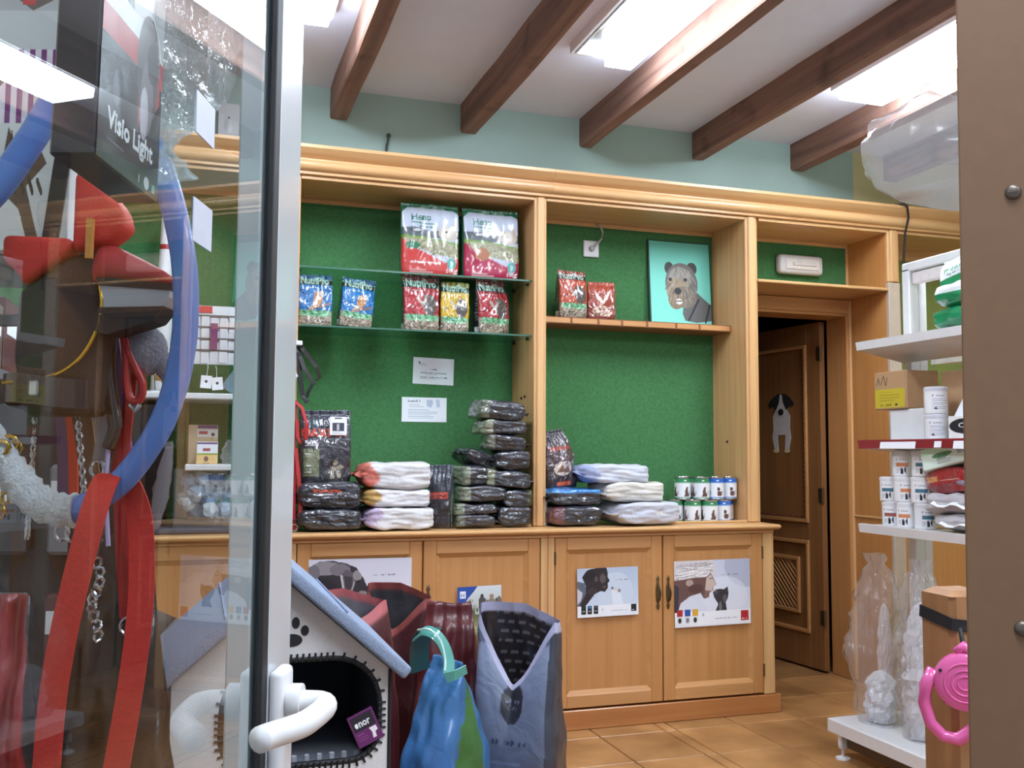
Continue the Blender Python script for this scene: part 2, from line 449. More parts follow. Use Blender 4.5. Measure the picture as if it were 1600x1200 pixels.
def sack(name, w, d, h, front, parent, m, side=(40, 40, 44), back=(60, 60, 64), nz=60, nf=48, seed=1, wr=0.004, crimp=0.10, taper=0.0, lean=0.0, top_w=1.0, label=None, sidecv=None, smooth=True, boxy=3.0, fan=0.0, pleat=1.0):
    """standing filled bag: flat base, full belly, sides gathered into a flat sealed top edge"""
    ns, nb = 8, 16
    uf = np.linspace(0, 1, nf); us = np.linspace(0, 1, ns + 2)[1:-1]; ub = np.linspace(1, 0, nb)
    t = np.linspace(0, 1, nz)
    V, C = [], []
    for ti in t:
        dz = 1.0
        if ti > 1 - crimp: full = 0.0
        else:
            k = ti / (1 - crimp); full = (1 - k ** 4) ** 0.8 if k < 1 else 0
        base = min(1.0, 0.90 + ti * 1.6)
        dy = d / 2 * (full * (1 - taper * ti)) * base + 0.0015
        sd = dy * 0.62
        wx = w / 2 * (0.96 + 0.04 * min(1, ti * 10)) * (1 - (1 - top_w) * max(0, (ti - .45) / .55) ** 1.5) + fan * max(0, (ti - (1 - crimp)) / crimp)
        bulge = 1 - np.abs(2 * uf - 1) ** boxy
        for u, b in zip(uf, bulge):
            V.append(((2 * u - 1) * wx, -(sd + (dy - sd) * b ** .5), ti * h)); C.append(front.at(u, ti))
        for q in us:
            V.append((wx * (1 + .02 * math.sin(q * math.pi)), -sd + 2 * sd * q, ti * h)); C.append(sidecv.at(q, ti) if sidecv else side)
        for u in ub:
            V.append(((2 * u - 1) * wx, sd + (dy - sd) * (1 - abs(2 * u - 1) ** boxy) ** .5, ti * h)); C.append(back)
        for q in us:
            V.append((-wx * (1 + .02 * math.sin(q * math.pi)), sd - 2 * sd * q, ti * h)); C.append(sidecv.at(1 - q, ti) if sidecv else side)
    V = np.array(V); C = np.array(C, float)
    n = nf + nb + 2 * ns
    tt = V[:, 2] / h
    nn = vnoise(V * np.array([1, .6, .7]), 16 / max(.2, w * 4), seed) * wr * 2.2 + vnoise(V * np.array([1.0, .5, .5]), 38, seed + 5) * wr
    pl = np.sin(V[:, 0] / w * 34 + seed) * wr * .8 * pleat * np.clip((tt - .6) / .3, 0, 1)
    V[:, 1] += (nn + pl) * np.clip(tt * 6, 0, 1)
    V[:, 0] += vnoise(V[:, [2, 0, 1]], 14, seed + 9) * wr * np.clip(tt * 6, 0, 1)
    V[:, 2] += np.clip((tt - .8) / .2, 0, 1) * vnoise(V * np.array([1, 0, 0]), 12, seed + 2) * wr * 2
    V[:, 1] += lean * tt ** 2 * h
    F = grid_faces(n, nz, wrap=True).tolist()
    F.append(list(range(n))[::-1]); F.append(list(range((nz - 1) * n, nz * n)))
    return link(name, mesh_np(name, V, F, C), m, parent, label, smooth)

def pillow(name, w, d, h, colf, parent, m, seed=1, n=22, wr=0.006, k=5.0, sag=0.0, label=None, seam=-1):
    """lying filled pack: rounded brick with creases; colf gives the print colour from the unit position"""
    key = {}; V = []; F = []
    g = np.linspace(-1, 1, n)
    def idx(p):
        q = tuple(np.round(p, 5))
        if q not in key: key[q] = len(V); V.append(p)
        return key[q]
    for ax in range(3):
        for sg in (-1, 1):
            ids = [[0] * n for _ in range(n)]
            for i in range(n):
                for j in range(n):
                    p = [0, 0, 0]; p[ax] = sg; p[(ax + 1) % 3] = g[i]; p[(ax + 2) % 3] = g[j]; ids[i][j] = idx(p)
            for i in range(n - 1):
                for j in range(n - 1):
                    f = [ids[i][j], ids[i + 1][j], ids[i + 1][j + 1], ids[i][j + 1]]
                    F.append(f if sg > 0 else f[::-1])
    V = np.array(V, float)
    nrm = (np.abs(V) ** k).sum(1) ** (1 / k)
    Q = V / nrm[:, None]
    C = np.array([colf(*p) for p in Q], float)
    # rounded in plan, fuller in the middle
    P = Q * np.array([w / 2, d / 2, h / 2])
    full = 1 - 0.07 * (np.abs(Q[:, 0]) ** 4 + np.abs(Q[:, 1]) ** 4) - .42 * np.clip(Q[:, 0] * seam, 0, 1) ** 6
    P[:, 2] += h * .10 * np.clip(Q[:, 0] * seam, 0, 1) ** 4
    P[:, 2] *= full
    a = vnoise(P * np.array([1, 1, 2.0]), 12, seed) * wr * 1.5 + vnoise(P * np.array([.6, .6, 2.2]), 34, seed + 4) * wr
    nl = Q / np.linalg.norm(Q, axis=1)[:, None]
    P += nl * a[:, None]
    P[:, 2] -= sag * (Q[:, 0] ** 2 - .4)
    P[:, 2] -= P[:, 2].min()
    return link(name, mesh_np(name, P, F, C), m, parent, label, True)
# ------------------------------------------------------------------ the room
YB = 4.45                       # rear wall
XL, XR = -0.90, 4.45
CEIL = 2.91

# floor: screed with every tile laid on it
fl = struct(MB().box(XL, XR, -0.6, 6.4, -0.06, -0.010).build('floor', mat('grout', (112, 82, 60), rough=0.9)))
def tile_mat():
    m, nt, p = new_mat('terracotta_tile')
    tc = nt.nodes.new('ShaderNodeTexCoord'); oi = nt.nodes.new('ShaderNodeObjectInfo')
    n1 = nt.nodes.new('ShaderNodeTexNoise'); n1.inputs['Scale'].default_value = 5; n1.inputs['Detail'].default_value = 5
    ad = nt.nodes.new('ShaderNodeVectorMath'); ad.operation = 'ADD'
    nt.links.new(tc.outputs['Object'], ad.inputs[0]); nt.links.new(oi.outputs['Location'], ad.inputs[1]); nt.links.new(ad.outputs[0], n1.inputs['Vector'])
    cr = nt.nodes.new('ShaderNodeValToRGB'); cr.color_ramp.elements[0].position = .3; cr.color_ramp.elements[1].position = .72
    cr.color_ramp.elements[0].color = (*lin((138, 96, 56)), 1); cr.color_ramp.elements[1].color = (*lin((184, 136, 86)), 1)
    nt.links.new(n1.outputs['Fac'], cr.inputs['Fac'])
    hs = nt.nodes.new('ShaderNodeHueSaturation')
    mr = nt.nodes.new('ShaderNodeMapRange'); mr.inputs[3].default_value = 0.88; mr.inputs[4].default_value = 1.1
    nt.links.new(oi.outputs['Random'], mr.inputs[0]); nt.links.new(mr.outputs[0], hs.inputs['Value']); nt.links.new(cr.outputs['Color'], hs.inputs['Color'])
    nt.links.new(hs.outputs['Color'], p.inputs['Base Color'])
    p.inputs['Roughness'].default_value = 0.38
    b = nt.nodes.new('ShaderNodeBump'); b.inputs['Strength'].default_value = .12; nt.links.new(n1.outputs['Fac'], b.inputs['Height']); nt.links.new(b.outputs['Normal'], p.inputs['Normal'])
    return m
TM = tile_mat()
def tile_mesh(w, d):
    mb = MB().box(-w / 2, w / 2, -d / 2, d / 2, -0.011, 0.0, 0.003)
    bmesh.ops.recalc_face_normals(mb.bm, faces=mb.bm.faces)
    me = bpy.data.meshes.new('tile'); mb.bm.to_mesh(me); mb.bm.free(); me.materials.append(TM); return me
g = 0.006
cols = []                        # (x centre, width): a narrow strip after every second tile, in step with the strip at 1.925-1.98
x = 1.98 - 0.62 - 0.055 - 0.62 - 0.055 - 0.62 - 0.055 - 0.62
k = 0
while x < XR:
    cols.append((x + 0.155, 0.31)); x += 0.31; k += 1
    if k % 2 == 0: cols.append((x + 0.0275, 0.055)); x += 0.055
TME = {0.31: tile_mesh(0.31 - g, 0.35 - g), 0.055: tile_mesh(0.055 - g, 0.35 - g)}
for cx, w in cols:
    if cx - w / 2 < XL - .2 or cx + w / 2 > XR + .2: continue
    for r in range(-2, 18):
        cy = 0.015 + r * 0.35 + 0.35 * 0 + 0.175
        if cx < 0.8 and (cy > 4.1 or cy < .6): continue
        if cy > 4.1 and cx < 2.5: continue
        o = bpy.data.objects.new('tile', TME[w]); COL.objects.link(o); o.location = (cx, cy, 0); o.parent = fl

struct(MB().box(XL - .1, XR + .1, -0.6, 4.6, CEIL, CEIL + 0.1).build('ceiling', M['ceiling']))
# rear wall with the doorway in it
OX0, OX1, OZ = 2.66, 3.40, 1.985
wb = MB().box(XL, OX0, YB, YB + .15, 0, CEIL).box(OX1, 3.47, YB, YB + .15, 0, CEIL).box(OX0, OX1, YB, YB + .15, OZ, CEIL)
struct(wb.build('wall_back', M['mint']))
wl = struct(MB().box(XL - .1, XL, -0.6, YB + .15, 0, CEIL).build('wall_left', M['cream']))
wr_ = struct(MB().box(XR, XR + .1, 0.4, YB + .15, 0, CEIL).build('wall_right', M['olive']))
struct(MB().box(3.47, XR, YB, YB + .15, 0, CEIL).build('wall_back_corner', M['olive']))
# the unlit room beyond the doorway
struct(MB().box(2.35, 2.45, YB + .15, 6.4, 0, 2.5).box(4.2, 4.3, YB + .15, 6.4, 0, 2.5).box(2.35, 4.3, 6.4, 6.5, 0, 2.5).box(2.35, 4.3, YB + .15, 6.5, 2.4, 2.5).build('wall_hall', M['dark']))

# ceiling beams
def beam(x, w, h, label, seed):
    n = 26; V = []; F = []
    rnd = random.Random(seed)
    L0, L1 = -0.55, YB
    sect = [(-.5, 0), (-.5, -.93), (-.43, -1), (.43, -1), (.5, -.93), (.5, 0)]
    for i in range(n + 1):
        y = L0 + (L1 - L0) * i / n
        jx = noise.noise(Vector((seed * 3.1, y * 1.6, 0))) * .006; jz = noise.noise(Vector((seed * 1.7, y * 2.1, 4))) * .006
        for sx, sz in sect:
            V.append((x + sx * (w + noise.noise(Vector((seed, y * 3, sx * 4))) * .010) + jx, y, CEIL + 0.002 + sz * (h + jz)))
    m_ = len(sect)
    for i in range(n):
        for k in range(m_): F.append((i * m_ + k, i * m_ + (k + 1) % m_, (i + 1) * m_ + (k + 1) % m_, (i + 1) * m_ + k))
    F.append(tuple(range(m_))); F.append(tuple(range(n * m_, n * m_ + m_))[::-1])
    me = bpy.data.meshes.new('ceiling_beam'); me.from_pydata(V, [], F); me.update()
    o = link('ceiling_beam', me, M['beam'])
    tag(o, label, 'beam', 'old ceiling beams')
BEAMS = [(-0.67, .08, 'rough brown ceiling beam along the left wall'), (-0.04, .08, 'rough brown ceiling beam above the glass door leaf'),
         (0.592, .085, 'rough brown ceiling beam over the glass shelves, first one right of the glass door'), (1.227, .08, 'rough brown ceiling beam on the left side of the half-lit light fitting'),
         (1.845, .07, 'rough brown ceiling beam with its left face brightly lit by the half-lit fitting'), (2.488, .07, 'rough brown ceiling beam ending above the right-hand upright of the dog painting bay'),
         (3.10, .085, 'rough brown ceiling beam ending above the doorway, next to the fully lit fitting'), (3.72, .085, 'rough brown ceiling beam half hidden by the hanging clear plastic')]
for i, (x, w, l) in enumerate(BEAMS): beam(x, w, 0.145, l, i + 2)

# fluorescent fittings between the beams
EM = emit('lit_diffuser', (0.80, 0.89, 1), 32.0)
refl = mat('mirror_reflector', (200, 202, 208), rough=0.22, metal=1.0, var=0.03, scale=3)
def fitting(x, y, kind, label):
    t = thing('ceiling_light', label, 'ceiling light', (x, y, CEIL), group='fluorescent ceiling lights')
    W, L, H = 0.29, 1.2, 0.045
    mb = MB()
    mb.box(0, .012, 0, L, -H, 0).box(W - .012, W, 0, L, -H, 0).box(.012, W - .012, 0, .012, -H, 0).box(.012, W - .012, L - .012, L, -H, 0)
    mb.box(.020, .026, .012, L - .012, -H, 0)
    mb.build('housing', M['white'], t)
    MB().box(.012, W - .012, .012, L - .012, -.012, -.004).build('reflector', refl, t)
    if kind == 'half':
        MB().prism([(.145, -.006), (.152, -H - .040), (W - .020, -H - .040), (W - .012, -.006)], 'Y', .014, L - .014).build('diffuser', EM, t, 'lit strip on the right half')
        MB().box(.05, .14, .20, L - .2, -.020, -.013, .003).build('louvre', refl, t, 'unlit mirror louvre')
    else:
        MB().prism([(.028, -.006), (.036, -H - .040), (W - .020, -H - .040), (W - .013, -.006)], 'Y', .014, L - .014).build('diffuser', EM, t)
LBL = ['fluorescent ceiling light nearest the glass door stile', 'half-lit fluorescent ceiling light with a mirror louvre on its left half', 'fully lit fluorescent ceiling light near the doorway beams',
       'added unseen ceiling light over the entrance, left of three', 'added unseen ceiling light over the entrance, middle of three', 'added unseen ceiling light over the entrance, right of three']
for (x, y, k), l in zip(FIXTURES, LBL): fitting(x, y, k, l)

# ------------------------------------------------------------------ wall cabinets
def cab_door(parent, x0, x1, z0, z1, y, name='door', handle=None):
    fw = 0.055; t = 0.022
    d = MB().box(x0 + fw * .5, x1 - fw * .5, y + t - .006, y + t, z0 + fw * .5, z1 - fw * .5).build(name, M['doorZ'], parent)
    MB().box(x0, x0 + fw, y, y + t, z0, z1, .003).build('stile', M['doorZ'], d); MB().box(x1 - fw, x1, y, y + t, z0, z1, .003).build('stile', M['doorZ'], d)
    MB().box(x0 + fw, x1 - fw, y, y + t, z1 - fw, z1, .003).build('rail', M['doorX'], d); MB().box(x0 + fw, x1 - fw, y, y + t, z0, z0 + fw, .003).build('rail', M['doorX'], d)
    a0, a1, b0, b1 = x0 + fw, x1 - fw, z0 + fw, z1 - fw; s = .020; dp = .014
    mb = MB()
    O = [(a0, y + .002, b0), (a1, y + .002, b0), (a1, y + .002, b1), (a0, y + .002, b1)]
    I = [(a0 + s, y + dp, b0 + s), (a1 - s, y + dp, b0 + s), (a1 - s, y + dp, b1 - s), (a0 + s, y + dp, b1 - s)]
    for k in range(4): mb.quad(O[k], O[(k + 1) % 4], I[(k + 1) % 4], I[k])
    mb.build('moulding', M['doorX'], d)
    MB().box(a0 + s * .9, a1 - s * .9, y + dp - .001, y + t - .004, b0 + s * .9, b1 - s * .9).build('panel', M['doorZ'], d)
    if handle:
        hx, hz = handle
        mb = MB()
        mb.lathe([(0, -.077), (.004, -.075), (.009, -.060), (.005, -.048), (.008, -.04), (.011, -.02), (.011, .02), (.008, .04), (.005, .048), (.009, .060), (.004, .075), (0, .077)], 10, (hx, y - .001, hz), 'Z', 1.0, .35)
        mb.tube([(hx, y - .002, hz + .035), (hx, y - .020, hz + .028), (hx + .002, y - .026, hz), (hx, y - .020, hz - .030), (hx, y - .002, hz - .038)], .004, 8)
        mb.build('handle', M['brass'], d, 'ornate brass pull', True)
    return d

def base_cabinet(x0, x1, label, xm, lside=True, end=False):
    t = thing('base_cabinet', label, 'cabinet', (0, 0, 0), group='panelled base cabinets')
    yf = 3.985
    MB().box(x0, x1, yf + .024, YB - .005, .09, .848).build('carcass', M['doorZ'], t)
    MB().box(x0, x1 + (.03 if end else 0), yf - .002, YB - .005, .0, .086, .004).build('plinth', M['plinth'], t)
    MB().box(x0, x1, yf - .004, yf + .024, .836, .850, .002).build('top_rail', M['doorX'], t)
    for xs, w in ((x1 - .059 if end else x1 - .0315, .059 if end else .0315),) + (((x0, .0315),) if lside else ()):
        MB().box(xs, xs + w, yf - .001, yf + .024, .088, .836, .003).build('stile', M['woodZ'], t)
    return t
cL = base_cabinet(0.36, 1.4715, 'panelled base cabinet with the dog and child poster on its left door', .914)
cab_door(cL, .395, .911, .095, .834, 3.985); cab_door(cL, .917, 1.436, .095, .834, 3.985, handle=(.938, .575))
cR = base_cabinet(1.4725, 2.613, 'panelled base cabinet at the right end, next to the open doorway', 2.029, end=True)
cab_door(cR, 1.507, 2.027, .095, .834, 3.985, handle=(2.004, .578)); cab_door(cR, 2.033, 2.551, .095, .834, 3.985, handle=(2.056, .578))
for hx, hz in ((2.552, .20), (2.552, .745), (1.506, .745)):
    MB().lathe([(0, -.03), (.005, -.029), (.005, .029), (0, .03)], 8, (hx, 3.984, hz), 'Z').build('hinge', M['brass'], cR)
cF = base_cabinet(-.86, .359, 'panelled base cabinet seen through the glass door', -.25)
cab_door(cF, -.82, -.262, .095, .834, 3.985); cab_door(cF, -.256, .325, .095, .834, 3.985)

tag(MB().prism([(3.955, .858), (3.948, .864), (3.948, .870), (3.958, .876), (YB - .003, .876), (YB - .003, .851), (3.975, .851)], 'X', -.87, 2.632).build('worktop', M['woodX']),
    'long pale wooden worktop running over all the base cabinets', 'worktop')

CORN = [(YB, 2.388), (4.112, 2.388), (4.096, 2.391), (4.096, 2.402), (4.088, 2.405), (4.078, 2.412), (4.072, 2.424), (4.073, 2.436), (4.080, 2.446), (4.088, 2.450), (4.088, 2.456), (4.076, 2.462), (4.062, 2.474), (4.052, 2.486), (4.046, 2.492), (4.046, 2.506), (YB, 2.506)]
for a, b, l in ((-.88, 1.528, 'left length of the moulded wooden cornice, up to the joint'), (1.529, 4.40, 'right length of the moulded wooden cornice, running on past the doorway')):
    tag(MB().prism(CORN, 'X', a, b).build('cornice', M['woodX'], smooth='auto'), l, 'cornice', 'cornice lengths')

def stile_up(parent, x0, x1, z0=.877, z1=2.387):
    xm, w = (x0 + x1) / 2, x1 - x0
    MB().box(x0, x1, 4.112, 4.132, z0, z1, .004).box(xm - w * .30, xm + w * .30, 4.102, 4.114, z0, z1, .005).build('stile', M['woodZ'], parent)

def bay(name, label, x0, x1, back=True, zback=.877):
    """open wall cupboard between two uprights, inner faces at x0 and x1"""
    t = thing(name, label, 'shelving', (0, 0, 0), group='open wall cupboards')
    MB().box(x0 - .012, x0, 4.132, YB - .003, .877, 2.386).build('side_panel', M['woodZ'], t)
    MB().box(x1, x1 + .012, 4.132, YB - .003, .877, 2.386).build('side_panel', M['woodZ'], t)
    MB().box(x0, x1, 4.112, YB - .003, 2.372, 2.3865, .002).build('top_panel', M['woodX'], t)
    if back:
        MB().box(x0, x1, YB - .012, YB - .003, zback, 2.352).build('back_panel', M['green'], t, 'green felt-covered back')
        MB().box(x0, x1, YB - .018, YB - .003, 2.352, 2.372, .002).build('back_strip', M['woodX'], t)
    return t
b1 = bay('open_cupboard', 'open green-backed cupboard with the two glass shelves', .392, 1.452)
b2 = bay('open_cupboard', 'open green-backed cupboard holding the dog painting', 1.509, 2.559)
b0 = bay('open_cupboard', 'open green-backed cupboard seen through the glass door', -.84, .358)
stile_up(b1, .364, .392); stile_up(b1, 1.449, 1.509); stile_up(b2, 2.559, 2.625); stile_up(b0, -.87, -.82)
for X0, X1, p in ((1.00, 1.440, b1), (2.14, 2.553, b2)):
    MB().box(X0, X1, 4.113, 4.125, .8765, .888, .002).build('edge_strip', M['woodX'], p)
for x, y, z, p in ((1.452, 4.24, 1.47, b1), (1.452, 4.29, 1.465, b1)):
    MB().lathe([(0, 0), (.006, -.001), (.006, -.006), (0, -.008)], 10, (x, y, z), 'X').build('peg_hole', M['black'], p)
MB().lathe([(0, 0), (.007, -.001), (.006, -.006), (0, -.008)], 10, (2.559, 4.30, 1.27), 'X').build('peg_hole', M['black'], b2)

# door bay: open box above the doorway
b3 = thing('door_cupboard', 'open green-backed box above the doorway with a shelf board', 'shelving', (0, 0, 0), group='open wall cupboards')
MB().box(3.41, 3.428, 4.132, YB - .003, .0, 2.386).build('side_panel', M['orange'], b3)
MB().box(3.404, 3.411, 4.132, YB - .003, .872, .884, .002).build('rail_strip', M['woodY'], b3)
MB().box(2.638, 3.41, 4.112, YB - .003, 2.372, 2.3865).build('top_panel', M['woodX'], b3)
MB().box(2.638, 3.41, YB - .012, YB - .003, 2.08, 2.352).build('back_panel', M['green'], b3, 'green felt-covered back')
MB().box(2.638, 3.41, YB - .018, YB - .003, 2.352, 2.372, .002).box(3.395, 3.41, YB - .018, YB - .012, 2.08, 2.352).build('back_strip', M['woodX'], b3)
MB().box(2.626, 3.41, 4.105, YB - .003, 2.062, 2.078, .004).build('shelf_board', M['woodX'], b3)
stile_up(b3, 3.411, 3.484, 2.11, 2.387)
MB().box(3.411, 3.484, 4.108, 4.132, 0, 2.108, .003).build('lower_stile', mat('greyish_board', (186, 168, 150), rough=.6, var=.05), b3, 'greyish lower board')  # lower length of the stile, greyer than the length above
MB().box(2.613, 2.638, 4.132, YB - .003, 0, 2.386).build('side_panel', M['woodZ'], b3)

# bay right of the doorway
b4 = thing('open_cupboard', 'open cupboard to the right of the doorway, behind the white rack', 'shelving', (0, 0, 0), group='open wall cupboards')
MB().box(3.484, 4.40, 4.112, YB - .003, 2.372, 2.3865).build('top_panel', M['woodX'], b4)
MB().box(3.484, 4.40, YB - .018, YB - .003, 2.31, 2.372).build('back_strip', M['woodX'], b4)
MB().box(3.428, 4.40, YB - .012, YB - .003, 1.35, 2.31).build('back_panel', mat('olive_board', (128, 138, 72), rough=.9), b4, 'yellow-green back')
MB().box(3.428, 4.40, YB - .04, YB - .003, 0, 1.35).build('lower_panel', M['orange'], b4)

# doorway casing and the inner door, opened into the dark room
d2 = structure('door_2')
mb = MB().box(3.40, 3.441, YB - .035, YB - .003, 0, 2.06, .006)
mb.build('casing', M['woodZ'], d2)
MB().box(3.385, 3.40, YB - .02, YB + .15, 0, OZ).build('jamb', M['doorZ'], d2)
MB().box(OX0 - .04, 3.40, YB - .030, YB - .003, 1.985, 2.06, .004).box(OX0, 3.395, YB - .02, YB + .15, 1.970, 1.985, .002).build('head', M['doorX'], d2)
MB().box(OX0 - .04, OX0, YB - .03, YB - .003, 0, 2.06, .004).box(OX0, OX0 + .014, YB - .02, YB + .15, 0, OZ).build('casing', M['woodZ'], d2)
leaf = bpy.data.objects.new('door_leaf', None); COL.objects.link(leaf); leaf.parent = d2
leaf.location = (3.372, YB + .155, 0); leaf.rotation_euler = (0, 0, math.radians(96.0))     # local x runs from hinge to free edge, local -y faces the opening... local +y towards the viewer
LW, LH, LT = 0.70, 1.96, 0.035
mb = MB().box(0, .11, 0, LT, .012, LH, .002).box(LW - .11, LW, 0, LT, .012, LH, .002).box(.11, LW - .11, 0, LT, 1.84, LH, .002).box(.11, LW - .11, 0, LT, .012, .20, .002).box(.11, LW - .11, 0, LT, .72, .82, .002)
mb.box(.11, LW - .11, .010, LT - .010, .20, 1.84)
mb.build('board', M['leafZ'], leaf)
def ring(mb, x0, x1, z0, z1, w, y0, y1):
    return mb.box(x0, x1, y0, y1, z1 - w, z1, .003).box(x0, x1, y0, y1, z0, z0 + w, .003).box(x0, x0 + w, y0, y1, z0 + w, z1 - w, .003).box(x1 - w, x1, y0, y1, z0 + w, z1 - w, .003)
for zs in ((.20, .72), (.82, 1.84)):
    ring(MB(), .11, LW - .11, zs[0], zs[1], .02, LT - .008, LT + .012).build('panel_moulding', M['doorX'], leaf)
ring(MB(), .20, LW - .20, .30, .62, .02, LT - .012, LT + .006).build('lattice_frame', M['doorX'], leaf)
mb = MB()
for k in range(-6, 9):
    x = .22 + k * .034
    a = Vector((x, LT - .004, .32)); b_ = Vector((x + .28, LT - .004, .60))
    lo, hi = .22, LW - .22
    t0 = max(0, (lo - a.x) / .28); t1 = min(1, (hi - a.x) / .28)
    if t1 - t0 > .05: mb.tube([a.lerp(b_, t0), a.lerp(b_, t1)], .004, 6)
o = mb.build('lattice', M['doorX'], leaf)
mb = MB()
for k in range(34): mb.lathe([(0, -.006), (.008, 0), (0, .006)], 8, (LW - .142, LT + .002, .855 + k * .028), 'Y').lathe([(0, -.006), (.008, 0), (0, .006)], 8, (.142, LT + .002, .855 + k * .028), 'Y')
for k in range(15): mb.lathe([(0, -.006), (.008, 0), (0, .006)], 8, (.142 + k * .0297, LT + .002, .852), 'Y')
o = mb.build('garland', mat('dark_red_tinsel', (96, 22, 28), rough=.5, bump=.4, bscale=300), leaf, 'dark red tinsel edging'); o['kind'] = 'stuff'
for z in (.30, .98, 1.78):
    MB().lathe([(0, -.045), (.008, -.044), (.008, .044), (0, .045)], 10, (-.006, LT + .002, z), 'Z').box(0, .028, LT, LT + .003, z - .04, z + .04).build('hinge', M['brass'], leaf)

# cut-out puppy stuck to the inner door
pc = thing('dog_cutout', 'paper cut-out of a black and white puppy stuck on the inner door', 'decoration')
pc.matrix_world = Matrix.Translation(leaf.location) @ Matrix.Rotation(math.radians(96.0), 4, 'Z') @ Matrix.Translation((.345, LT - .0095, 1.385)) @ Matrix.Diagonal((1.4, 1, 1, 1))
def flat(name, pts, mm, parent, y0=0, y1=.0015):
    return MB().prism(pts, 'Y', y0, y1).build(name, mm, parent)
def oval(cx, cz, rx, rz, n=18): return [(cx + rx * math.cos(2 * math.pi * i / n), cz + rz * math.sin(2 * math.pi * i / n)) for i in range(n)]
wcol = mat('puppy_white', (205, 198, 196), rough=.8); kcol = mat('puppy_black', (30, 28, 30), rough=.8); tcol = mat('puppy_paws', (214, 196, 150), rough=.8)
flat('body', [(-.06, -.08), (-.052, -.02), (-.055, .05), (-.03, .10), (.03, .10), (.055, .05), (.052, -.02), (.06, -.08), (.045, -.15), (.02, -.15), (.025, -.06), (-.025, -.06), (-.02, -.15), (-.045, -.15)], wcol, pc)
flat('paw', oval(-.035, -.155, .018, .012), tcol, pc, .0015, .003); flat('paw', oval(.035, -.155, .018, .012), tcol, pc, .0015, .003)
flat('head', [(-.055, .11), (-.05, .165), (-.02, .185), (.02, .185), (.05, .165), (.055, .11), (.03, .085), (-.03, .085)], kcol, pc, .0015, .003)
flat('ear', [(-.055, .165), (-.085, .12), (-.07, .10), (-.048, .12)], kcol, pc, .003, .0045); flat('ear', [(.055, .165), (.085, .12), (.07, .10), (.048, .12)], kcol, pc, .003, .0045)
flat('muzzle', [(-.006, .18), (.006, .18), (.012, .13), (.03, .09), (.02, .05), (-.02, .05), (-.03, .09), (-.012, .13)], wcol, pc, .003, .0045)
flat('nose', oval(0, .075, .017, .020), kcol, pc, .0045, .006)
# ------------------------------------------------------------------ things on the rear wall
def glass_shelf(z, label):
    t = thing('glass_shelf', label, 'shelf', (0, 0, z), group='glass shelves')
    MB().box(.394, 1.450, 4.15, 4.435, -.008, 0, .0015).build('pane', M['shelfglass'], t)
    MB().box(.394, 1.450, 4.1485, 4.1499, -.0078, -.0002).build('polished_edge', mat('glass_edge', (52, 98, 80), rough=.25), t)
    for x in (.392, 1.440):
        for y in (4.20, 4.40): MB().box(x, x + .012, y - .012, y + .012, -.020, -.008, .002).build('clip', M['blackgloss'], t)
glass_shelf(2.005, 'upper glass shelf in the left cupboard, carrying two hay bags'); glass_shelf(1.750, 'lower glass shelf in the left cupboard, carrying five small feed bags')

# brown notched board carrying the painting
t = thing('wall_shelf', 'brown wooden wall shelf with notched front edge, below the dog painting', 'shelf')
mb = MB().box(1.512, 2.556, 4.26, YB - .013, 1.825, 1.836).box(1.512, 2.556, 4.25, 4.262, 1.823, 1.858, .002)
mb.build('board', M['brownshelf'], t)
for i, x in enumerate((1.515, 1.69, 1.83, 1.955, 2.09, 2.25, 2.38)):
    w = (.165, .13, .115, .125, .15, .12, .17)[i]
    MB().box(x, x + w, 4.244, 4.25, 1.826, 1.853, .003).build('front_slat', M['doorX'], t)

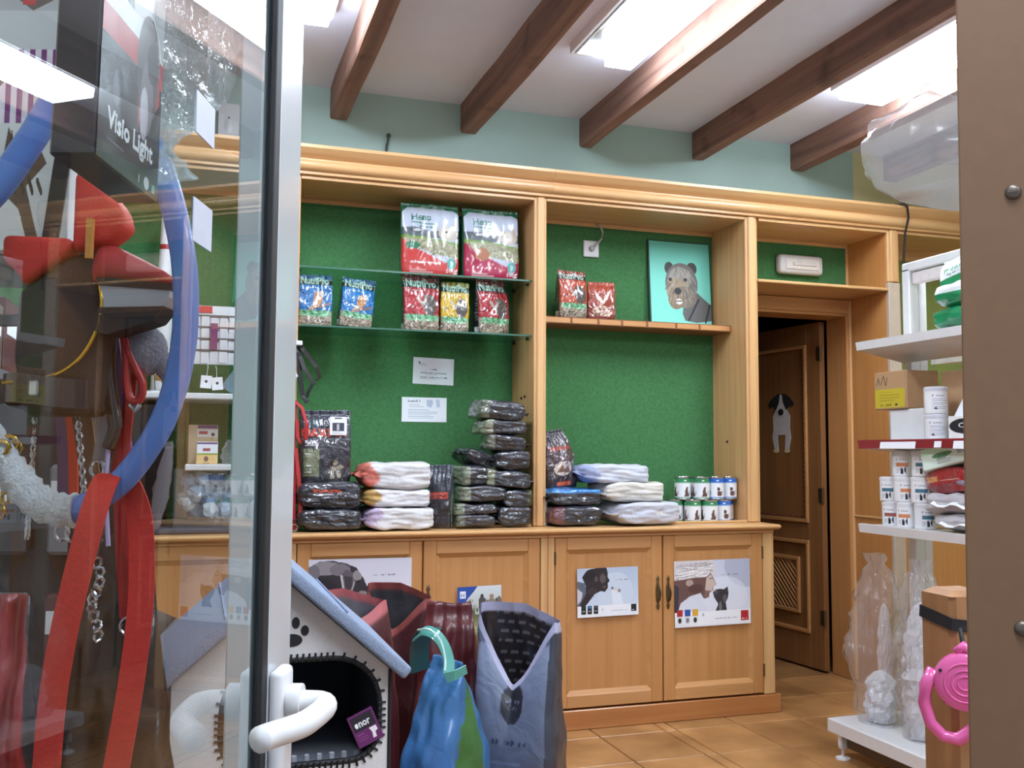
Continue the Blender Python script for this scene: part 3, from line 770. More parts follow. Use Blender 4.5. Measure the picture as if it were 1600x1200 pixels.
def hay_bag(x, red, lab, seed, w=.27, rz=0):
    cv = Canvas(150, 190, (196, 204, 222))
    cv.grade(0, 0, 1, .5, (206, 214, 232), (186, 196, 214))
    cv.poly([(0, 0), (1, 0), (1, .12), (.9, .075), (.1, .06), (0, .14)], (30, 120, 84))
    cv.scrib(.20, .075, .56, .045, (170, 200, 184), 3)
    cv.text('Heno' , .17, .255, .34, (34, 110, 84), 1.15, rot=-3); cv.line(.16, .28, .62, .30, .006, (40, 120, 90))
    cv.text('de monta\u00f1a', .30, .345, .30, (60, 120, 110))
    cv.poly([(0, .36), (.2, .34), (.5, .39), (1, .36), (1, .48), (0, .50)], (96, 106, 112)); cv.ell(.26, .39, .12, .035, (60, 66, 74)); cv.ell(.27, .385, .07, .018, (210, 214, 220))
    cv.ell(.80, .41, .17, .10, (206, 196, 182)); cv.ell(.72, .35, .035, .075, (190, 176, 160)); cv.ell(.90, .34, .035, .08, (196, 180, 164)); cv.ell(.80, .40, .09, .07, (224, 216, 204)); cv.ell(.77, .39, .012, .012, (40, 34, 34))
    cv.poly([(0, .46), (.4, .48), (1, .54), (1, .62), (0, .56)], (120, 160, 60)); cv.poly([(.02, .50), (.45, .50), (1, .575), (1, .76), (.5, .70), (.2, .62), (0, .60)], (164, 162, 130))
    cv.speck(.05, .52, .98, .72, [(190, 190, 160), (120, 130, 90), (150, 140, 110)], 160, .014, seed)
    cv.poly([(0, .50), (.22, .64), (.5, .73), (.75, .82), (1, .74), (1, 1), (0, 1)], red); cv.ell(.18, .60, .13, .05, (36, 120, 80)) if seed % 2 else cv.ell(.32, .66, .14, .09, (176, 110, 70))
    cv.text('Las Frutas y Fermento', .12, .86, .55, (240, 236, 230)) if seed % 2 else cv.scrib(.14, .86, .5, .03, (236, 220, 222), 5); cv.greek(.12, .93, .45, 2, .025, (226, 190, 186), .008)
    cv.ell(.86, .83, .075, .085, (96, 176, 168)); cv.ell(.86, .83, .03, .04, (200, 230, 226))
    cv.text('500g', .78, .965, .18, (244, 240, 236), 1.1)
    cv.a *= .84  # whole print dimmed: shade high in the cupboard put into the colour
    t = thing('hay_bag', lab, 'bag', (x, 4.235, 2.0055), (0, 0, rz), group='hay bags on the upper glass shelf')
    sack('bag', w, .085, .335, cv, t, M['print_gloss'], side=(40, 100, 76), back=(160, 160, 150), nz=76, nf=60, seed=seed, wr=.0022, crimp=.05, boxy=4)
    return t
hay_bag(.982, (206, 56, 52), 'hay bag with a bright red base on the upper glass shelf', 3, .265)
hay_bag(1.272, (178, 26, 70), 'hay bag with a crimson base on the upper glass shelf, next to the upright', 4, .262, -.03)

def seed_bag(x, z, col, lab, seed, pic='bird', w=.148, h=.232, rz=0.0, roll=0.0, y=4.235, txt='NutriPro', group='small feed bags on the lower glass shelf'):
    cv = Canvas(110, 160, col)
    dk = (30, 30, 34)
    cv.rect(0, 0, 1, .10, tuple(int(c * .75) for c in col)); cv.rect(0, .10, 1, .20, dk)
    cv.text(txt, .08, .185, .82, (206, 226, 214), 1.25, bold=.6)
    cv.scrib(.12, .275, .48, .028, (226, 228, 232), seed); cv.greek(.12, .30, .5, 2, .028, (200, 206, 214), .008)
    if pic == 'bird':
        cv.ell(.58, .47, .13, .15, (188, 132, 82), rot=28); cv.poly([(.50, .50), (.30, .70), (.36, .70), (.60, .58)], (196, 160, 126)); cv.ell(.68, .37, .07, .055, (230, 220, 210)); cv.line(.3, .70, .92, .56, .02, (150, 110, 90))
    else:
        cv.ell(.72, .52, .20, .19, (92, 84, 80)); cv.ell(.62, .40, .09, .07, (116, 100, 90)); cv.poly([(.30, .40), (.50, .58), (.64, .42), (.58, .40), (.50, .48), (.36, .36)], (190, 180, 172)); cv.ell(.58, .39, .012, .01, (20, 18, 18))
    cv.ell(.14, .54, .035, .022, (236, 240, 244)); cv.ell(.22, .57, .03, .018, (236, 240, 244))
    cv.poly([(0, .70), (1, .70), (1, 1), (0, 1)], (150, 136, 116)); cv.poly([(.08, .70), (.92, .70), (.95, .80), (.5, .83), (.05, .80)], (120, 190, 140))
    for k in range(4): cv.text('%', .16 + k * .19, .775, .10, (40, 110, 70))
    cv.speck(0, .80, 1, 1, [(200, 190, 170), (96, 80, 66), (60, 54, 48), (176, 150, 120)], 190, .017, seed)
    cv.a *= .88  # print slightly dimmed, cupboard shade put into the colour here too
    sd = Canvas(20, 60, dk); sd.greek(.2, .15, .6, 14, .045, (110, 110, 116), .014); sd.rect(.15, .86, .9, .98, (220, 222, 226)); sd.line(.3, .88, .3, .96, .04, (40, 40, 44))
    t = thing('feed_bag', lab, 'bag', (x, y, z), (0, roll, rz), group=group)
    sack('bag', w, .07, h, cv, t, M['print_foil'], side=dk, back=dk, nz=66, nf=54, seed=seed, wr=.003, crimp=.10, sidecv=sd, boxy=3)
    return t
BL, RD, YE = (18, 108, 176), (178, 34, 44), (206, 168, 28)
seed_bag(.472, 1.7505, BL, 'blue small bird feed bag at the left end of the lower glass shelf', 11)
seed_bag(.645, 1.7535, (20, 116, 186), 'blue small bird feed bag leaning sideways beside another blue one', 12, roll=.10, rz=.12, h=.222)
seed_bag(.945, 1.7505, RD, 'red small feed bag under the bright red hay bag', 13, pic='animal', w=.168, h=.252, rz=.10)
seed_bag(1.100, 1.7505, YE, 'yellow small feed bag between two red ones', 14, pic='animal', w=.132, h=.236, rz=-.05, roll=.03)
seed_bag(1.283, 1.7515, (166, 30, 42), 'dark red small feed bag at the right end of the lower glass shelf', 15, pic='animal', w=.165, h=.25, rz=.30, roll=-.02)
seed_bag(1.705, 1.8585, (196, 76, 44), 'orange small feed bag on the brown notched shelf', 16, pic='animal', w=.152, h=.235, rz=.14, y=4.30, group='small bags on the brown wall shelf')

def pouch(x, y, z, lab):
    cv = Canvas(80, 110, (150, 62, 44)); cv.grade(0, 0, 1, 1, (168, 70, 50), (128, 52, 40)); cv.poly([(.2, .2), (.5, .5), (.8, .2), (.7, .45), (.5, .62), (.3, .45)], (214, 190, 176)); cv.ell(.5, .78, .36, .14, (196, 160, 140)); cv.speck(.15, .66, .85, .92, [(224, 206, 190), (120, 60, 48)], 60, .03, 5)
    t = thing('feed_bag', lab, 'bag', (x, y, z), (0, .03, -.1), group='small bags on the brown wall shelf')
    sack('bag', .14, .06, .188, cv, t, M['print_foil'], side=(130, 54, 40), back=(110, 50, 40), nz=50, nf=44, seed=21, wr=.0035, crimp=.08, boxy=2.4)
pouch(1.862, 4.31, 1.8585, 'small shiny russet bag next to the orange one on the brown shelf')

# dog painting
t = thing('dog_painting', 'painting of a grey terrier on turquoise, standing on the brown shelf', 'painting', (2.178, 4.395, 1.859), (math.radians(-4), 0, 0))
W, H = .36, .455
cv = Canvas(180, 228, (112, 206, 184)); cv.grade(0, 0, 1, 1, (104, 196, 176), (128, 216, 200))
fur = (120, 116, 110)
cv.poly([(.56, .62), (.78, .60), (1, .74), (1, .93), (.75, .96), (.56, .94), (.52, .86)], (92, 92, 92)); cv.line(.80, .68, .62, .93, .014, (38, 40, 44)); cv.line(.98, .74, .90, .95, .014, (38, 40, 44))
cv.ell(.32, .32, .075, .075, (58, 56, 54)); cv.ell(.70, .31, .085, .075, (58, 56, 54))
cv.ell(.52, .50, .27, .25, (104, 100, 96)); cv.ell(.50, .44, .20, .14, (142, 138, 132)); cv.ell(.46, .60, .19, .17, (150, 132, 108)); cv.ell(.56, .66, .20, .13, (118, 108, 96)); cv.ell(.42, .69, .13, .12, (132, 112, 90))
for i in range(240):
    rnd = random.Random(i); a = rnd.uniform(0, 6.28); r = rnd.uniform(.3, 1); x0, y0 = .5 + .25 * r * math.cos(a), .52 + .24 * r * math.sin(a)
    cv.line(x0, y0, x0 + .03 * math.cos(a), y0 + .045, .003, rnd.choice([(160, 154, 144), (84, 80, 76), (132, 120, 104), (176, 160, 134)]))
cv.ell(.335, .455, .028, .022, (28, 26, 26)); cv.ell(.585, .45, .028, .022, (28, 26, 26)); cv.ell(.455, .59, .055, .042, (34, 34, 38)); cv.line(.46, .63, .46, .68, .006, (60, 50, 44)); cv.ell(.47, .715, .055, .035, (212, 208, 200)); cv.line(.41, .715, .52, .705, .006, (60, 46, 44))
MB().box(0, W, .001, .022, 0, H, .002).build('stretcher', mat('dark_green_edge', (34, 66, 52), rough=.6), t)
s = sheet('canvas', W - .014, H - .014, cv, t); s.location = (.007, 0.0, .007)

# socket with its cable
t = thing('wall_socket', 'white wall socket with a loose cable under the cupboard top', 'socket', (1.865, YB - .013, 2.238))
MB().box(-.042, .042, -.012, 0, -.042, .042, .004).lathe([(.026, -.012), (.026, -.0135), (.0, -.0135)], 20, (0, 0, 0), 'Y').build('plate', M['plasticwhite'], t)
MB().tube([(0, -.014, 0), (.02, -.03, .02), (.045, -.035, .05), (.055, -.03, .085), (.045, -.02, .115), (.03, -.008, .13)], .0055, 8).lathe([(0, -.026), (.014, -.024), (.016, -.013)], 14, (0, 0, 0), 'Y').build('cable', mat('cable_grey', (170, 172, 168), rough=.5), t, 'grey cable', True)

# emergency lamp over the doorway
t = thing('emergency_lamp', 'white rounded emergency lamp on the green board above the doorway', 'lamp', (3.078, YB - .013, 2.232))
MB().box(-.138, .138, -.055, 0, -.052, .052, .022, 4).build('housing', M['plasticwhite'], t, smooth='auto')
MB().box(-.10, .105, -.062, -.052, -.030, .030, .006, 2).build('cover', mat('lamp_cover', (238, 236, 232), rough=.15, coat=.6), t, smooth='auto')
MB().box(-.062, .085, -.070, -.060, -.010, .010, .004, 2).build('tube', mat('dead_tube', (226, 224, 220), rough=.2), t, smooth='auto')

# two notices
def notice(x, z, w, h, lab, draw, rot=0):
    cv = Canvas(200, int(200 * h / w), (228, 230, 236)); draw(cv)
    t = thing('notice', lab, 'notice', (x, YB - .0135, z), (0, rot, 0), group='white notices on the green board')
    MB().box(0, w, -.0012, 0, 0, h).build('card', M['paper'], t)
    sheet('lettering', w - .002, h - .002, cv, t).location = (.001, -.0012, .001)
def n1(cv):
    cv.ell(.15, .19, .022, .05, (60, 66, 80)); cv.line(.14, .22, .19, .28, .008, (60, 66, 80)); cv.greek(.20, .22, .12, 2, .05, (150, 154, 166), .02)
    cv.scrib(.42, .46, .17, .07, (70, 72, 84), 2); cv.scrib(.17, .60, .66, .06, (90, 92, 104), 4); cv.greek(.30, .63, .42, 1, .1, (150, 152, 162), .015)
    cv.scrib(.17, .77, .68, .06, (90, 92, 104), 6); cv.greek(.18, .80, .6, 1, .1, (170, 172, 180), .015)
def n2(cv):
    cv.scrib(.13, .20, .29, .10, (64, 66, 76), 8); cv.poly([(.55, .10), (.68, .08), (.70, .2), (.66, .42), (.56, .36)], (180, 190, 210)); cv.poly([(.76, .06), (.84, .08), (.86, .38), (.78, .40)], (186, 196, 214))
    cv.greek(.16, .30, .36, 2, .07, (150, 156, 172), .02); cv.greek(.14, .50, .72, 6, .07, (168, 174, 190), .022)
notice(.957, 1.531, .198, .126, 'white printed notice card pinned under the lower glass shelf', n1, .025)
notice(.907, 1.350, .216, .116, 'lower white printed notice card with a drawing in its corner', n2)

# white sensor and bits on top of the cornice
t = thing('alarm_sensor', 'white corner alarm sensor above the cornice, seen through the glass', 'sensor', (.095, YB - .001, 2.68))
MB().prism([(-.055, 0), (.055, 0), (.045, -.05), (-.045, -.05)], 'Z', -.065, .085).build('housing', M['plasticwhite'], t)
MB().lathe([(.040, -.03), (.046, 0), (.043, .03)], 20, (0, -.028, -.020), 'Z', 1.0, .55).build('lens', mat('sensor_lens', (214, 214, 220), rough=.3), t, smooth='auto')
MB().lathe([(0, 0), (.004, -.002), (.004, .004)], 8, (0, -.052, .02), 'Y').build('indicator', M['black'], t)
tag(MB().tube([(.826, YB - .004, 2.712), (.825, YB - .02, 2.70), (.818, YB - .012, 2.66), (.812, YB - .015, 2.61), (.806, YB - .03, 2.52)], .006, 6).lathe([(0, 0), (.011, -.004), (.011, -.012), (0, -.016)], 10, (.826, YB, 2.712), 'Y').build('wall_hook', mat('dull_metal', (80, 92, 92), rough=.5, metal=.4)), 'small dark hook with a wire on the mint wall over the cornice', 'hook')
tag(MB().tube([(3.40, 4.10, 2.506), (3.455, 4.035, 2.51), (3.475, 4.03, 2.50), (3.485, 4.035, 2.44), (3.49, 4.07, 2.36), (3.492, 4.09, 2.2), (3.49, 4.095, 2.05)], .006, 6).build('hanging_cable', M['black'], smooth=True), 'thin black cable hanging over the cornice right of the doorway', 'cable')

# ------------------------------------------------------------------ posters on the cabinet doors
def poster(x, z, w, h, lab, cv, rot=0.0, curl=.004, y=3.984):
    t = thing('poster', lab, 'poster', (x, y, z), (0, rot, 0), group='pet posters on the cabinet doors')
    sheet('print', w, h, cv, t, curl=0)
    MB().box(0, w, -.0005, 0, 0, h).build('paper', M['paper'], t)
    return t
BG0, BG1 = (214, 214, 226), (196, 198, 214)
# 1 dog and child
cv = Canvas(250, 178, BG0); cv.grade(0, 0, 1, 1, (206, 204, 218), (222, 220, 230))
cv.poly([(0, .10), (.10, .03), (.22, .02), (.36, .06), (.46, .12), (.53, .26), (.56, .35), (.60, .42), (.64, .52), (.60, .62), (.50, .66), (.42, .60), (.30, .50), (.12, .52), (0, .46)], (44, 38, 46)); cv.clip([(0, .10), (.10, .03), (.22, .02), (.36, .06), (.46, .12), (.53, .26), (.56, .35), (.60, .42), (.64, .52), (.60, .62), (.50, .66), (.42, .60), (.30, .50), (.12, .52), (0, .46)])
cv.ell(.16, .12, .16, .09, (138, 132, 140)); cv.ell(.30, .14, .10, .08, (116, 110, 118)); cv.ell(.05, .17, .06, .10, (110, 106, 114)); cv.ell(.12, .36, .14, .12, (34, 28, 36))
cv.poly([(.31, .20), (.36, .14), (.44, .18), (.45, .34), (.40, .47), (.35, .46), (.32, .34)], (92, 84, 90)); cv.poly([(.34, .22), (.42, .24), (.42, .36), (.38, .43), (.355, .36)], (58, 50, 58)); cv.line(.315, .22, .345, .45, .010, (190, 186, 192)); cv.line(.345, .45, .40, .47, .008, (150, 146, 150)); cv.line(.44, .30, .41, .46, .006, (170, 164, 168))
cv.ell(.47, .22, .045, .07, (140, 134, 138)); cv.ell(.52, .47, .05, .05, (130, 124, 128)); cv.ell(.585, .50, .03, .05, (24, 20, 24)); cv.ell(.48, .30, .014, .02, (14, 12, 14)); cv.ell(.50, .56, .06, .05, (80, 74, 78)); cv.line(.42, .58, .58, .60, .008, (20, 18, 22))
cv.clip(); cv.poly([(.0, .50), (.12, .52), (.28, .50), (.38, .56), (.42, .66), (.44, 1), (0, 1)], (224, 222, 232)); cv.poly([(.26, .72), (.33, .70), (.34, .74), (.31, .80)], (36, 34, 46))
cv.ell(.80, .47, .10, .14, (46, 36, 36)); cv.ell(.81, .56, .115, .17, (64, 48, 44)); cv.poly([(.66, .52), (.72, .45), (.80, .55), (.80, .70), (.74, .70), (.70, .62)], (168, 138, 126)); cv.ell(.88, .52, .04, .14, (80, 62, 56)); cv.line(.84, .42, .88, .62, .006, (150, 128, 116)); cv.ell(.765, .60, .025, .038, (196, 166, 150)); cv.ell(.765, .605, .013, .022, (90, 66, 60)); cv.line(.79, .52, .83, .66, .006, (200, 190, 186))
cv.poly([(.70, .78), (.82, .72), (.93, .78), (.98, 1), (.62, 1), (.66, .86)], (230, 230, 236)); cv.greek(.76, .88, .14, 1, .1, (120, 120, 132), .012)
cv.scrib(.62, .23, .22, .022, (90, 88, 100), 7, 18); cv.rect(0, .86, 1, 1, (236, 236, 240)); cv.rect(.0, .86, .44, .87, (236, 236, 240))
cv.greek(.62, .93, .25, 1, .1, (120, 120, 130), .014)
poster(.441, .458, .424, .312, 'poster of a black dog nose to nose with a child, on the left cabinet door', cv, .004)
# 2 couple in a field
cv = Canvas(130, 150, (200, 206, 206)); cv.grade(0, 0, 1, .6, (206, 214, 222), (176, 184, 172))
for i in range(90):
    r = random.Random(i + 500); cv.ell(r.uniform(.1, 1), r.uniform(.28, .58), r.uniform(.01, .03), r.uniform(.02, .07), r.choice([(86, 96, 76), (120, 130, 104), (150, 152, 140), (64, 72, 62)]))
cv.rect(0, .58, 1, 1, (130, 136, 98)); cv.grade(0, .58, 1, .80, (84, 96, 62), (146, 148, 104))
cv.ell(.56, .20, .035, .04, (46, 42, 44)); cv.poly([(.48, .28), (.52, .22), (.60, .22), (.65, .30), (.63, .66), (.50, .66)], (74, 70, 72)); cv.ell(.78, .22, .05, .05, (150, 126, 110)); cv.poly([(.68, .32), (.74, .26), (.84, .27), (.90, .36), (.86, .68), (.70, .68)], (140, 124, 112)); cv.ell(.95, .35, .05, .13, (110, 100, 92))
cv.poly([(0, 0), (.46, 0), (.36, .12), (.22, .26), (.10, .45), (0, .62)], (34, 74, 158)); cv.rect(.06, .09, .19, .24, (232, 236, 244)); cv.text('H', .09, .21, .07, (40, 76, 160), 1.1); cv.greek(.10, .82, .6, 3, .05, (206, 208, 176), .012)
poster(1.068, .432, .195, .205, 'small blue-cornered poster of people standing in a field', cv, -.02)
# 3 woman and chick
cv = Canvas(190, 136, BG0); cv.grade(0, 0, 1, 1, (176, 190, 212), (206, 216, 232)); cv.ell(.62, .55, .30, .45, (202, 212, 228), .7)
cv.poly([(0, .26), (.12, .30), (.16, .46), (.10, .72), (0, .80)], (90, 96, 112)); cv.poly([(0, .40), (.09, .50), (.06, .66), (0, .74)], (190, 192, 204))
cv.poly([(.08, .18), (.16, .04), (.30, .0), (.48, .0), (.50, .10), (.50, .20), (.53, .28), (.50, .32), (.50, .42), (.45, .50), (.38, .48), (.28, .54), (.18, .70), (.10, .82), (.02, .80), (.14, .52), (.14, .36)], (42, 34, 38)); cv.clip([(.08, .18), (.16, .04), (.30, .0), (.48, .0), (.50, .10), (.50, .20), (.53, .28), (.50, .32), (.50, .42), (.45, .50), (.38, .48), (.28, .54), (.18, .70), (.10, .82), (.02, .80), (.14, .52), (.14, .36)])
cv.ell(.20, .14, .10, .12, (28, 24, 28)); cv.ell(.42, .22, .05, .10, (92, 78, 76)); cv.ell(.31, .23, .025, .06, (84, 72, 72)); cv.ell(.44, .40, .03, .03, (96, 66, 66)); cv.line(.44, .15, .49, .14, .008, (16, 14, 16)); cv.ell(.25, .48, .08, .08, (58, 46, 50))
cv.clip(); cv.ell(.60, .50, .05, .06, (226, 222, 224)); cv.ell(.57, .43, .018, .03, (90, 84, 88)); cv.ell(.685, .49, .025, .045, (140, 134, 138)); cv.poly([(.56, .54), (.70, .52), (.76, .78), (.58, .78)], (218, 226, 238)); cv.ell(.62, .45, .03, .025, (206, 196, 190))
cv.scrib(.62, .27, .22, .022, (74, 78, 92), 7, 18)
cv.rect(0, .775, 1, 1, (232, 234, 240))
for i, c in enumerate(((40, 44, 50), (60, 130, 190), (70, 76, 84))): cv.rect(.065 + i * .098, .775, .14 + i * .098, .94, (24, 24, 28)); cv.rect(.075 + i * .098, .785, .13 + i * .098, .825, c); cv.rect(.08 + i * .098, .87, .125 + i * .098, .89, (150, 150, 150))
cv.ell(.41, .86, .012, .03, (186, 190, 198)); cv.scrib(.55, .90, .28, .020, (110, 112, 122), 9, 24); cv.rect(.88, .78, .97, .93, (22, 20, 24)); cv.greek(.89, .89, .06, 1, .1, (190, 190, 196), .012)
poster(1.612, .483, .295, .214, 'smaller poster of a dark-haired woman facing a chick, left of the brass pulls', cv, -.012)
# 4 blond woman and cat
cv = Canvas(230, 168, BG0); cv.grade(0, 0, 1, 1, (192, 196, 214), (220, 222, 234)); cv.ell(.98, .10, .32, .34, (150, 156, 180), .5); cv.ell(.66, .56, .3, .3, (222, 224, 236), .5)
cv.poly([(0, 0), (.50, 0), (.55, .08), (.55, .20), (.48, .30), (.30, .30), (0, .34)], (206, 200, 202))
for i in range(60):
    r = random.Random(i + 40); y0 = r.uniform(0, .25); cv.line(r.uniform(0, .2), y0 + .05, .52 - r.uniform(0, .1), y0 * .6 + r.uniform(0, .12), .004, r.choice([(236, 232, 232), (150, 142, 146), (180, 172, 174)]))
cv.poly([(0, .30), (.30, .26), (.42, .26), (.48, .20), (.52, .30), (.55, .38), (.51, .42), (.51, .47), (.46, .50), (.45, .57), (.38, .58), (.34, .50), (.20, .54), (.08, .64), (.02, .84), (0, .84)], (104, 74, 68)); cv.clip([(0, .30), (.30, .26), (.42, .26), (.48, .20), (.52, .30), (.55, .38), (.51, .42), (.51, .47), (.46, .50), (.45, .57), (.38, .58), (.34, .50), (.20, .54), (.08, .64), (.02, .84), (0, .84)]); cv.poly([(.42, .28), (.48, .22), (.52, .32), (.545, .38), (.50, .43), (.50, .50), (.44, .56), (.40, .46)], (196, 174, 164)); cv.poly([(.40, .46), (.50, .48), (.44, .56), (.38, .57)], (128, 92, 84))
cv.ell(.20, .34, .05, .05, (176, 150, 142)); cv.ell(.28, .43, .10, .07, (86, 58, 54)); cv.line(.46, .29, .51, .28, .006, (60, 46, 46)); cv.poly([(0, .34), (.06, .40), (.05, .74), (0, .80)], (52, 50, 60))
cv.clip(); cv.poly([(.50, .50), (.53, .46), (.60, .45), (.65, .46), (.70, .42), (.71, .52), (.70, .60), (.67, .66), (.69, .82), (.52, .82), (.57, .68), (.52, .58)], (48, 44, 50)); cv.ell(.545, .50, .035, .035, (72, 66, 72)); cv.ell(.535, .48, .010, .012, (150, 146, 130)); cv.ell(.66, .60, .03, .06, (92, 86, 92)); cv.ell(.60, .72, .02, .08, (110, 106, 112))
cv.scrib(.62, .245, .22, .022, (110, 112, 128), 7, 18)
cv.rect(0, .78, 1, 1, (234, 234, 240)); cv.poly([(0, .96), (1, 1.0), (0, 1.02)], (226, 226, 232))
for i, c in enumerate(((176, 38, 44), (40, 76, 160), (216, 164, 52))): cv.rect(.03 + i * .10, .74, .105 + i * .10, .84, c); cv.rect(.03 + i * .10, .84, .105 + i * .10, .95, (222, 222, 226)); cv.ell(.065 + i * .10, .90, .022, .04, (40, 36, 40) if i != 1 else (120, 130, 140))
cv.ell(.37, .83, .012, .03, (180, 184, 192)); cv.scrib(.53, .905, .28, .020, (120, 120, 132), 9, 24); cv.rect(.87, .80, .975, .955, (178, 34, 46)); cv.scrib(.885, .935, .07, .03, (240, 226, 226), 3, 4)
poster(2.089, .416, .395, .300, 'larger poster of a blond woman nose to nose with a dark cat', cv, -.010)

# ------------------------------------------------------------------ packs on the worktop
ZT = .8765
def dark_pack(x, y, z, w, d, h, rz, lab, seed, end=None, txt=None, tilt=0.0, blue=None, tip=0.0, group='dark foil feed packs in the left cupboard'):
    """lying pack; end=(side, colour): khaki label panel at one end; txt: red lettering on the upper front"""
    ft = Canvas(120, 60, (38, 38, 46))
    ft.grade(0, 0, 1, 1, (52, 52, 62), (28, 27, 31))
    if txt: ft.text(txt, .26, .34, .40, (206, 84, 62), .9, bold=.5); ft.greek(.34, .44, .30, 1, .1, (170, 172, 178), .03)
    else:
        ft.rect(.30, .10, .66, .20, (150, 72, 58)); ft.greek(.3, .3, .3, 2, .1, (110, 108, 112), .03, seed)
    if blue: ft.rect(0, 0, 1, .22, blue)
    def colf(px, py, pz):
        if end and px * end[0] > .58: return np.array(end[1]) * (.94 + .06 * math.sin(pz * 9))
        if pz > .55:
            if blue and py < .6: return np.array(blue)
            return np.array((58, 58, 68)) if abs(px) < .5 or txt else np.array((46, 46, 54))
        if py < -.3: return ft.at(np.array((px + 1) / 2), np.array((pz + 1) / 2))
        return np.array((36, 35, 42))
    t = thing('feed_pack', lab, 'bag', (x, y, z), (tip, tilt, rz), group=group)
    pillow('pack', w, d, h, colf, t, M['print_foil'], seed, n=24, wr=.0060, k=8, seam=-1 if not end else -end[0])
    # sealed seam along one end
    mb = MB(); n = 9
    for i in range(n):
        pass
    sx = -1 if not end else -end[0]
    P = [(sx * (w / 2 - .004), -d * .36 + d * .72 * i / 8, h * .58 + .006 * math.sin(i * 2.1 + seed)) for i in range(9)]
    mb.ribbon([Vector(p) + Vector((sx * .010, 0, 0)) for p in P], .026, .0016, [(1, 0, .35 * math.sin(i * 1.3 + seed)) for i in range(9)])
    mb.build('seam', M['foilseam'], t, smooth=True)
    return t
M['foilseam'] = mat('foil_seam', (60, 60, 70), rough=.25, coat=.8)
KH = (122, 130, 112)

# standing MAXIMA bag on two lying packs
cv = Canvas(150, 220, (40, 40, 48)); cv.grade(0, 0, 1, .36, (44, 48, 62), (56, 58, 70)); cv.grade(0, .36, 1, 1, (56, 52, 62), (38, 36, 42))
cv.ell(.30, .20, .10, .07, (60, 78, 90)); cv.text('MAXIMA', .04, .37, .86, (206, 74, 52), .95, bold=.8); cv.rect(0, .395, 1, .41, (120, 124, 136)); cv.text('50%', .10, .50, .24, (216, 216, 220), 1.1, bold=.5)
cv.rect(.06, .53, .36, .92, (112, 116, 88)); 
for k in range(4): cv.greek(.09, .60 + k * .085, .20, 1, .1, (206, 206, 200), .008); cv.rect(.07, .625 + k * .085, .35, .63 + k * .085, (84, 88, 66))
cv.ell(.68, .73, .045, .035, (150, 140, 120)); cv.poly([(.58, .79), (.78, .76), (.86, .79), (.78, .83), (.60, .84)], (140, 128, 106)); cv.poly([(.60, .84), (.66, .84), (.665, .96), (.58, .96)], (150, 138, 116)); cv.poly([(.70, .84), (.77, .84), (.79, .96), (.72, .96)], (150, 138, 116)); cv.ell(.66, .75, .03, .02, (190, 180, 160))
t = thing('feed_bag', 'standing black foil feed bag with red lettering and a white price card', 'bag', (.520, 4.165, ZT + .2025), (0, -.008, .03))
sack('bag', .215, .10, .305, cv, t, M['print_foil'], side=(34, 34, 40), back=(34, 34, 40), nz=80, nf=60, seed=31, wr=.0035, crimp=.07, boxy=3.4)
c2 = Canvas(60, 60, (232, 232, 238)); c2.rect(.28, .05, .72, .12, (60, 60, 66)); c2.rect(.15, .34, .86, .80, (66, 66, 80)); c2.rect(.42, .40, .56, .75, (180, 180, 190)); c2.greek(.15, .86, .7, 2, .06, (120, 120, 130), .02)
MB().box(0, .072, -.0010, 0, 0, .078).build('price_card', M['paper'], t, 'white price card').location = (.012, -.058, .198)
sheet('price_print', .070, .076, c2, t, label='printed price card face').location = (.013, -.0592, .199)
dark_pack(.531, 4.150, ZT + .0855, .265, .24, .115, .0, 'upper black foil pack of two under the standing bag, with red lettering', 33, txt='MAXIMA')
dark_pack(.531, 4.140, ZT, .262, .25, .087, .01, 'lowest black foil pack at the left end of the worktop, under the standing bag', 34)

def white_sack(x, y, z, w, d, h, rz, lab, seed, end=None, group='white paper feed sacks in the left cupboard', base=(204, 202, 205)):
    def colf(px, py, pz):
        if end and px * end[0] > .62 + .12 * math.sin(pz * 3 + seed): return np.array(end[1], float) * (1 - .1 * math.sin(pz * 7 + py * 3))
        if py < -.5 and -.1 < pz < .25 and -.3 < px < .35 and math.sin(px * 70) > .2: return np.array((204, 200, 200), float)
        return np.array(base, float)
    t = thing('feed_sack', lab, 'sack', (x, y, z), (0, 0, rz), group=group)
    pillow('sack', w, d, h, colf, t, M['print_paperbag'], seed, n=24, wr=.006, k=9, seam=end[0] if end else -1)
    sx = end[0] if end else -1
    P = [(sx * (w / 2 - .002), -d * .40 + d * .80 * i / 8, h * .58 + .01 * math.sin(i + seed)) for i in range(9)]
    MB().ribbon([Vector(p) + Vector((sx * .012, 0, 0)) for p in P], .03, .002, [(1, 0, .4 * math.sin(i + seed)) for i in range(9)]).build('seam', M['paper'] if not end else mat('sack_seam', end[1], rough=.5), t, smooth=True)
white_sack(.822, 4.150, ZT, .298, .30, .092, .01, 'bottom white paper sack with a lilac end, left stack', 41, (-1, (178, 160, 190)))
white_sack(.812, 4.155, ZT + .0895, .285, .29, .080, .02, 'middle white paper sack with an ochre end, left stack', 42, (-1, (176, 142, 84)))
white_sack(.812, 4.160, ZT + .167, .300, .29, .115, -.02, 'top white paper sack with a salmon red end, left stack', 43, (-1, (206, 116, 104)))

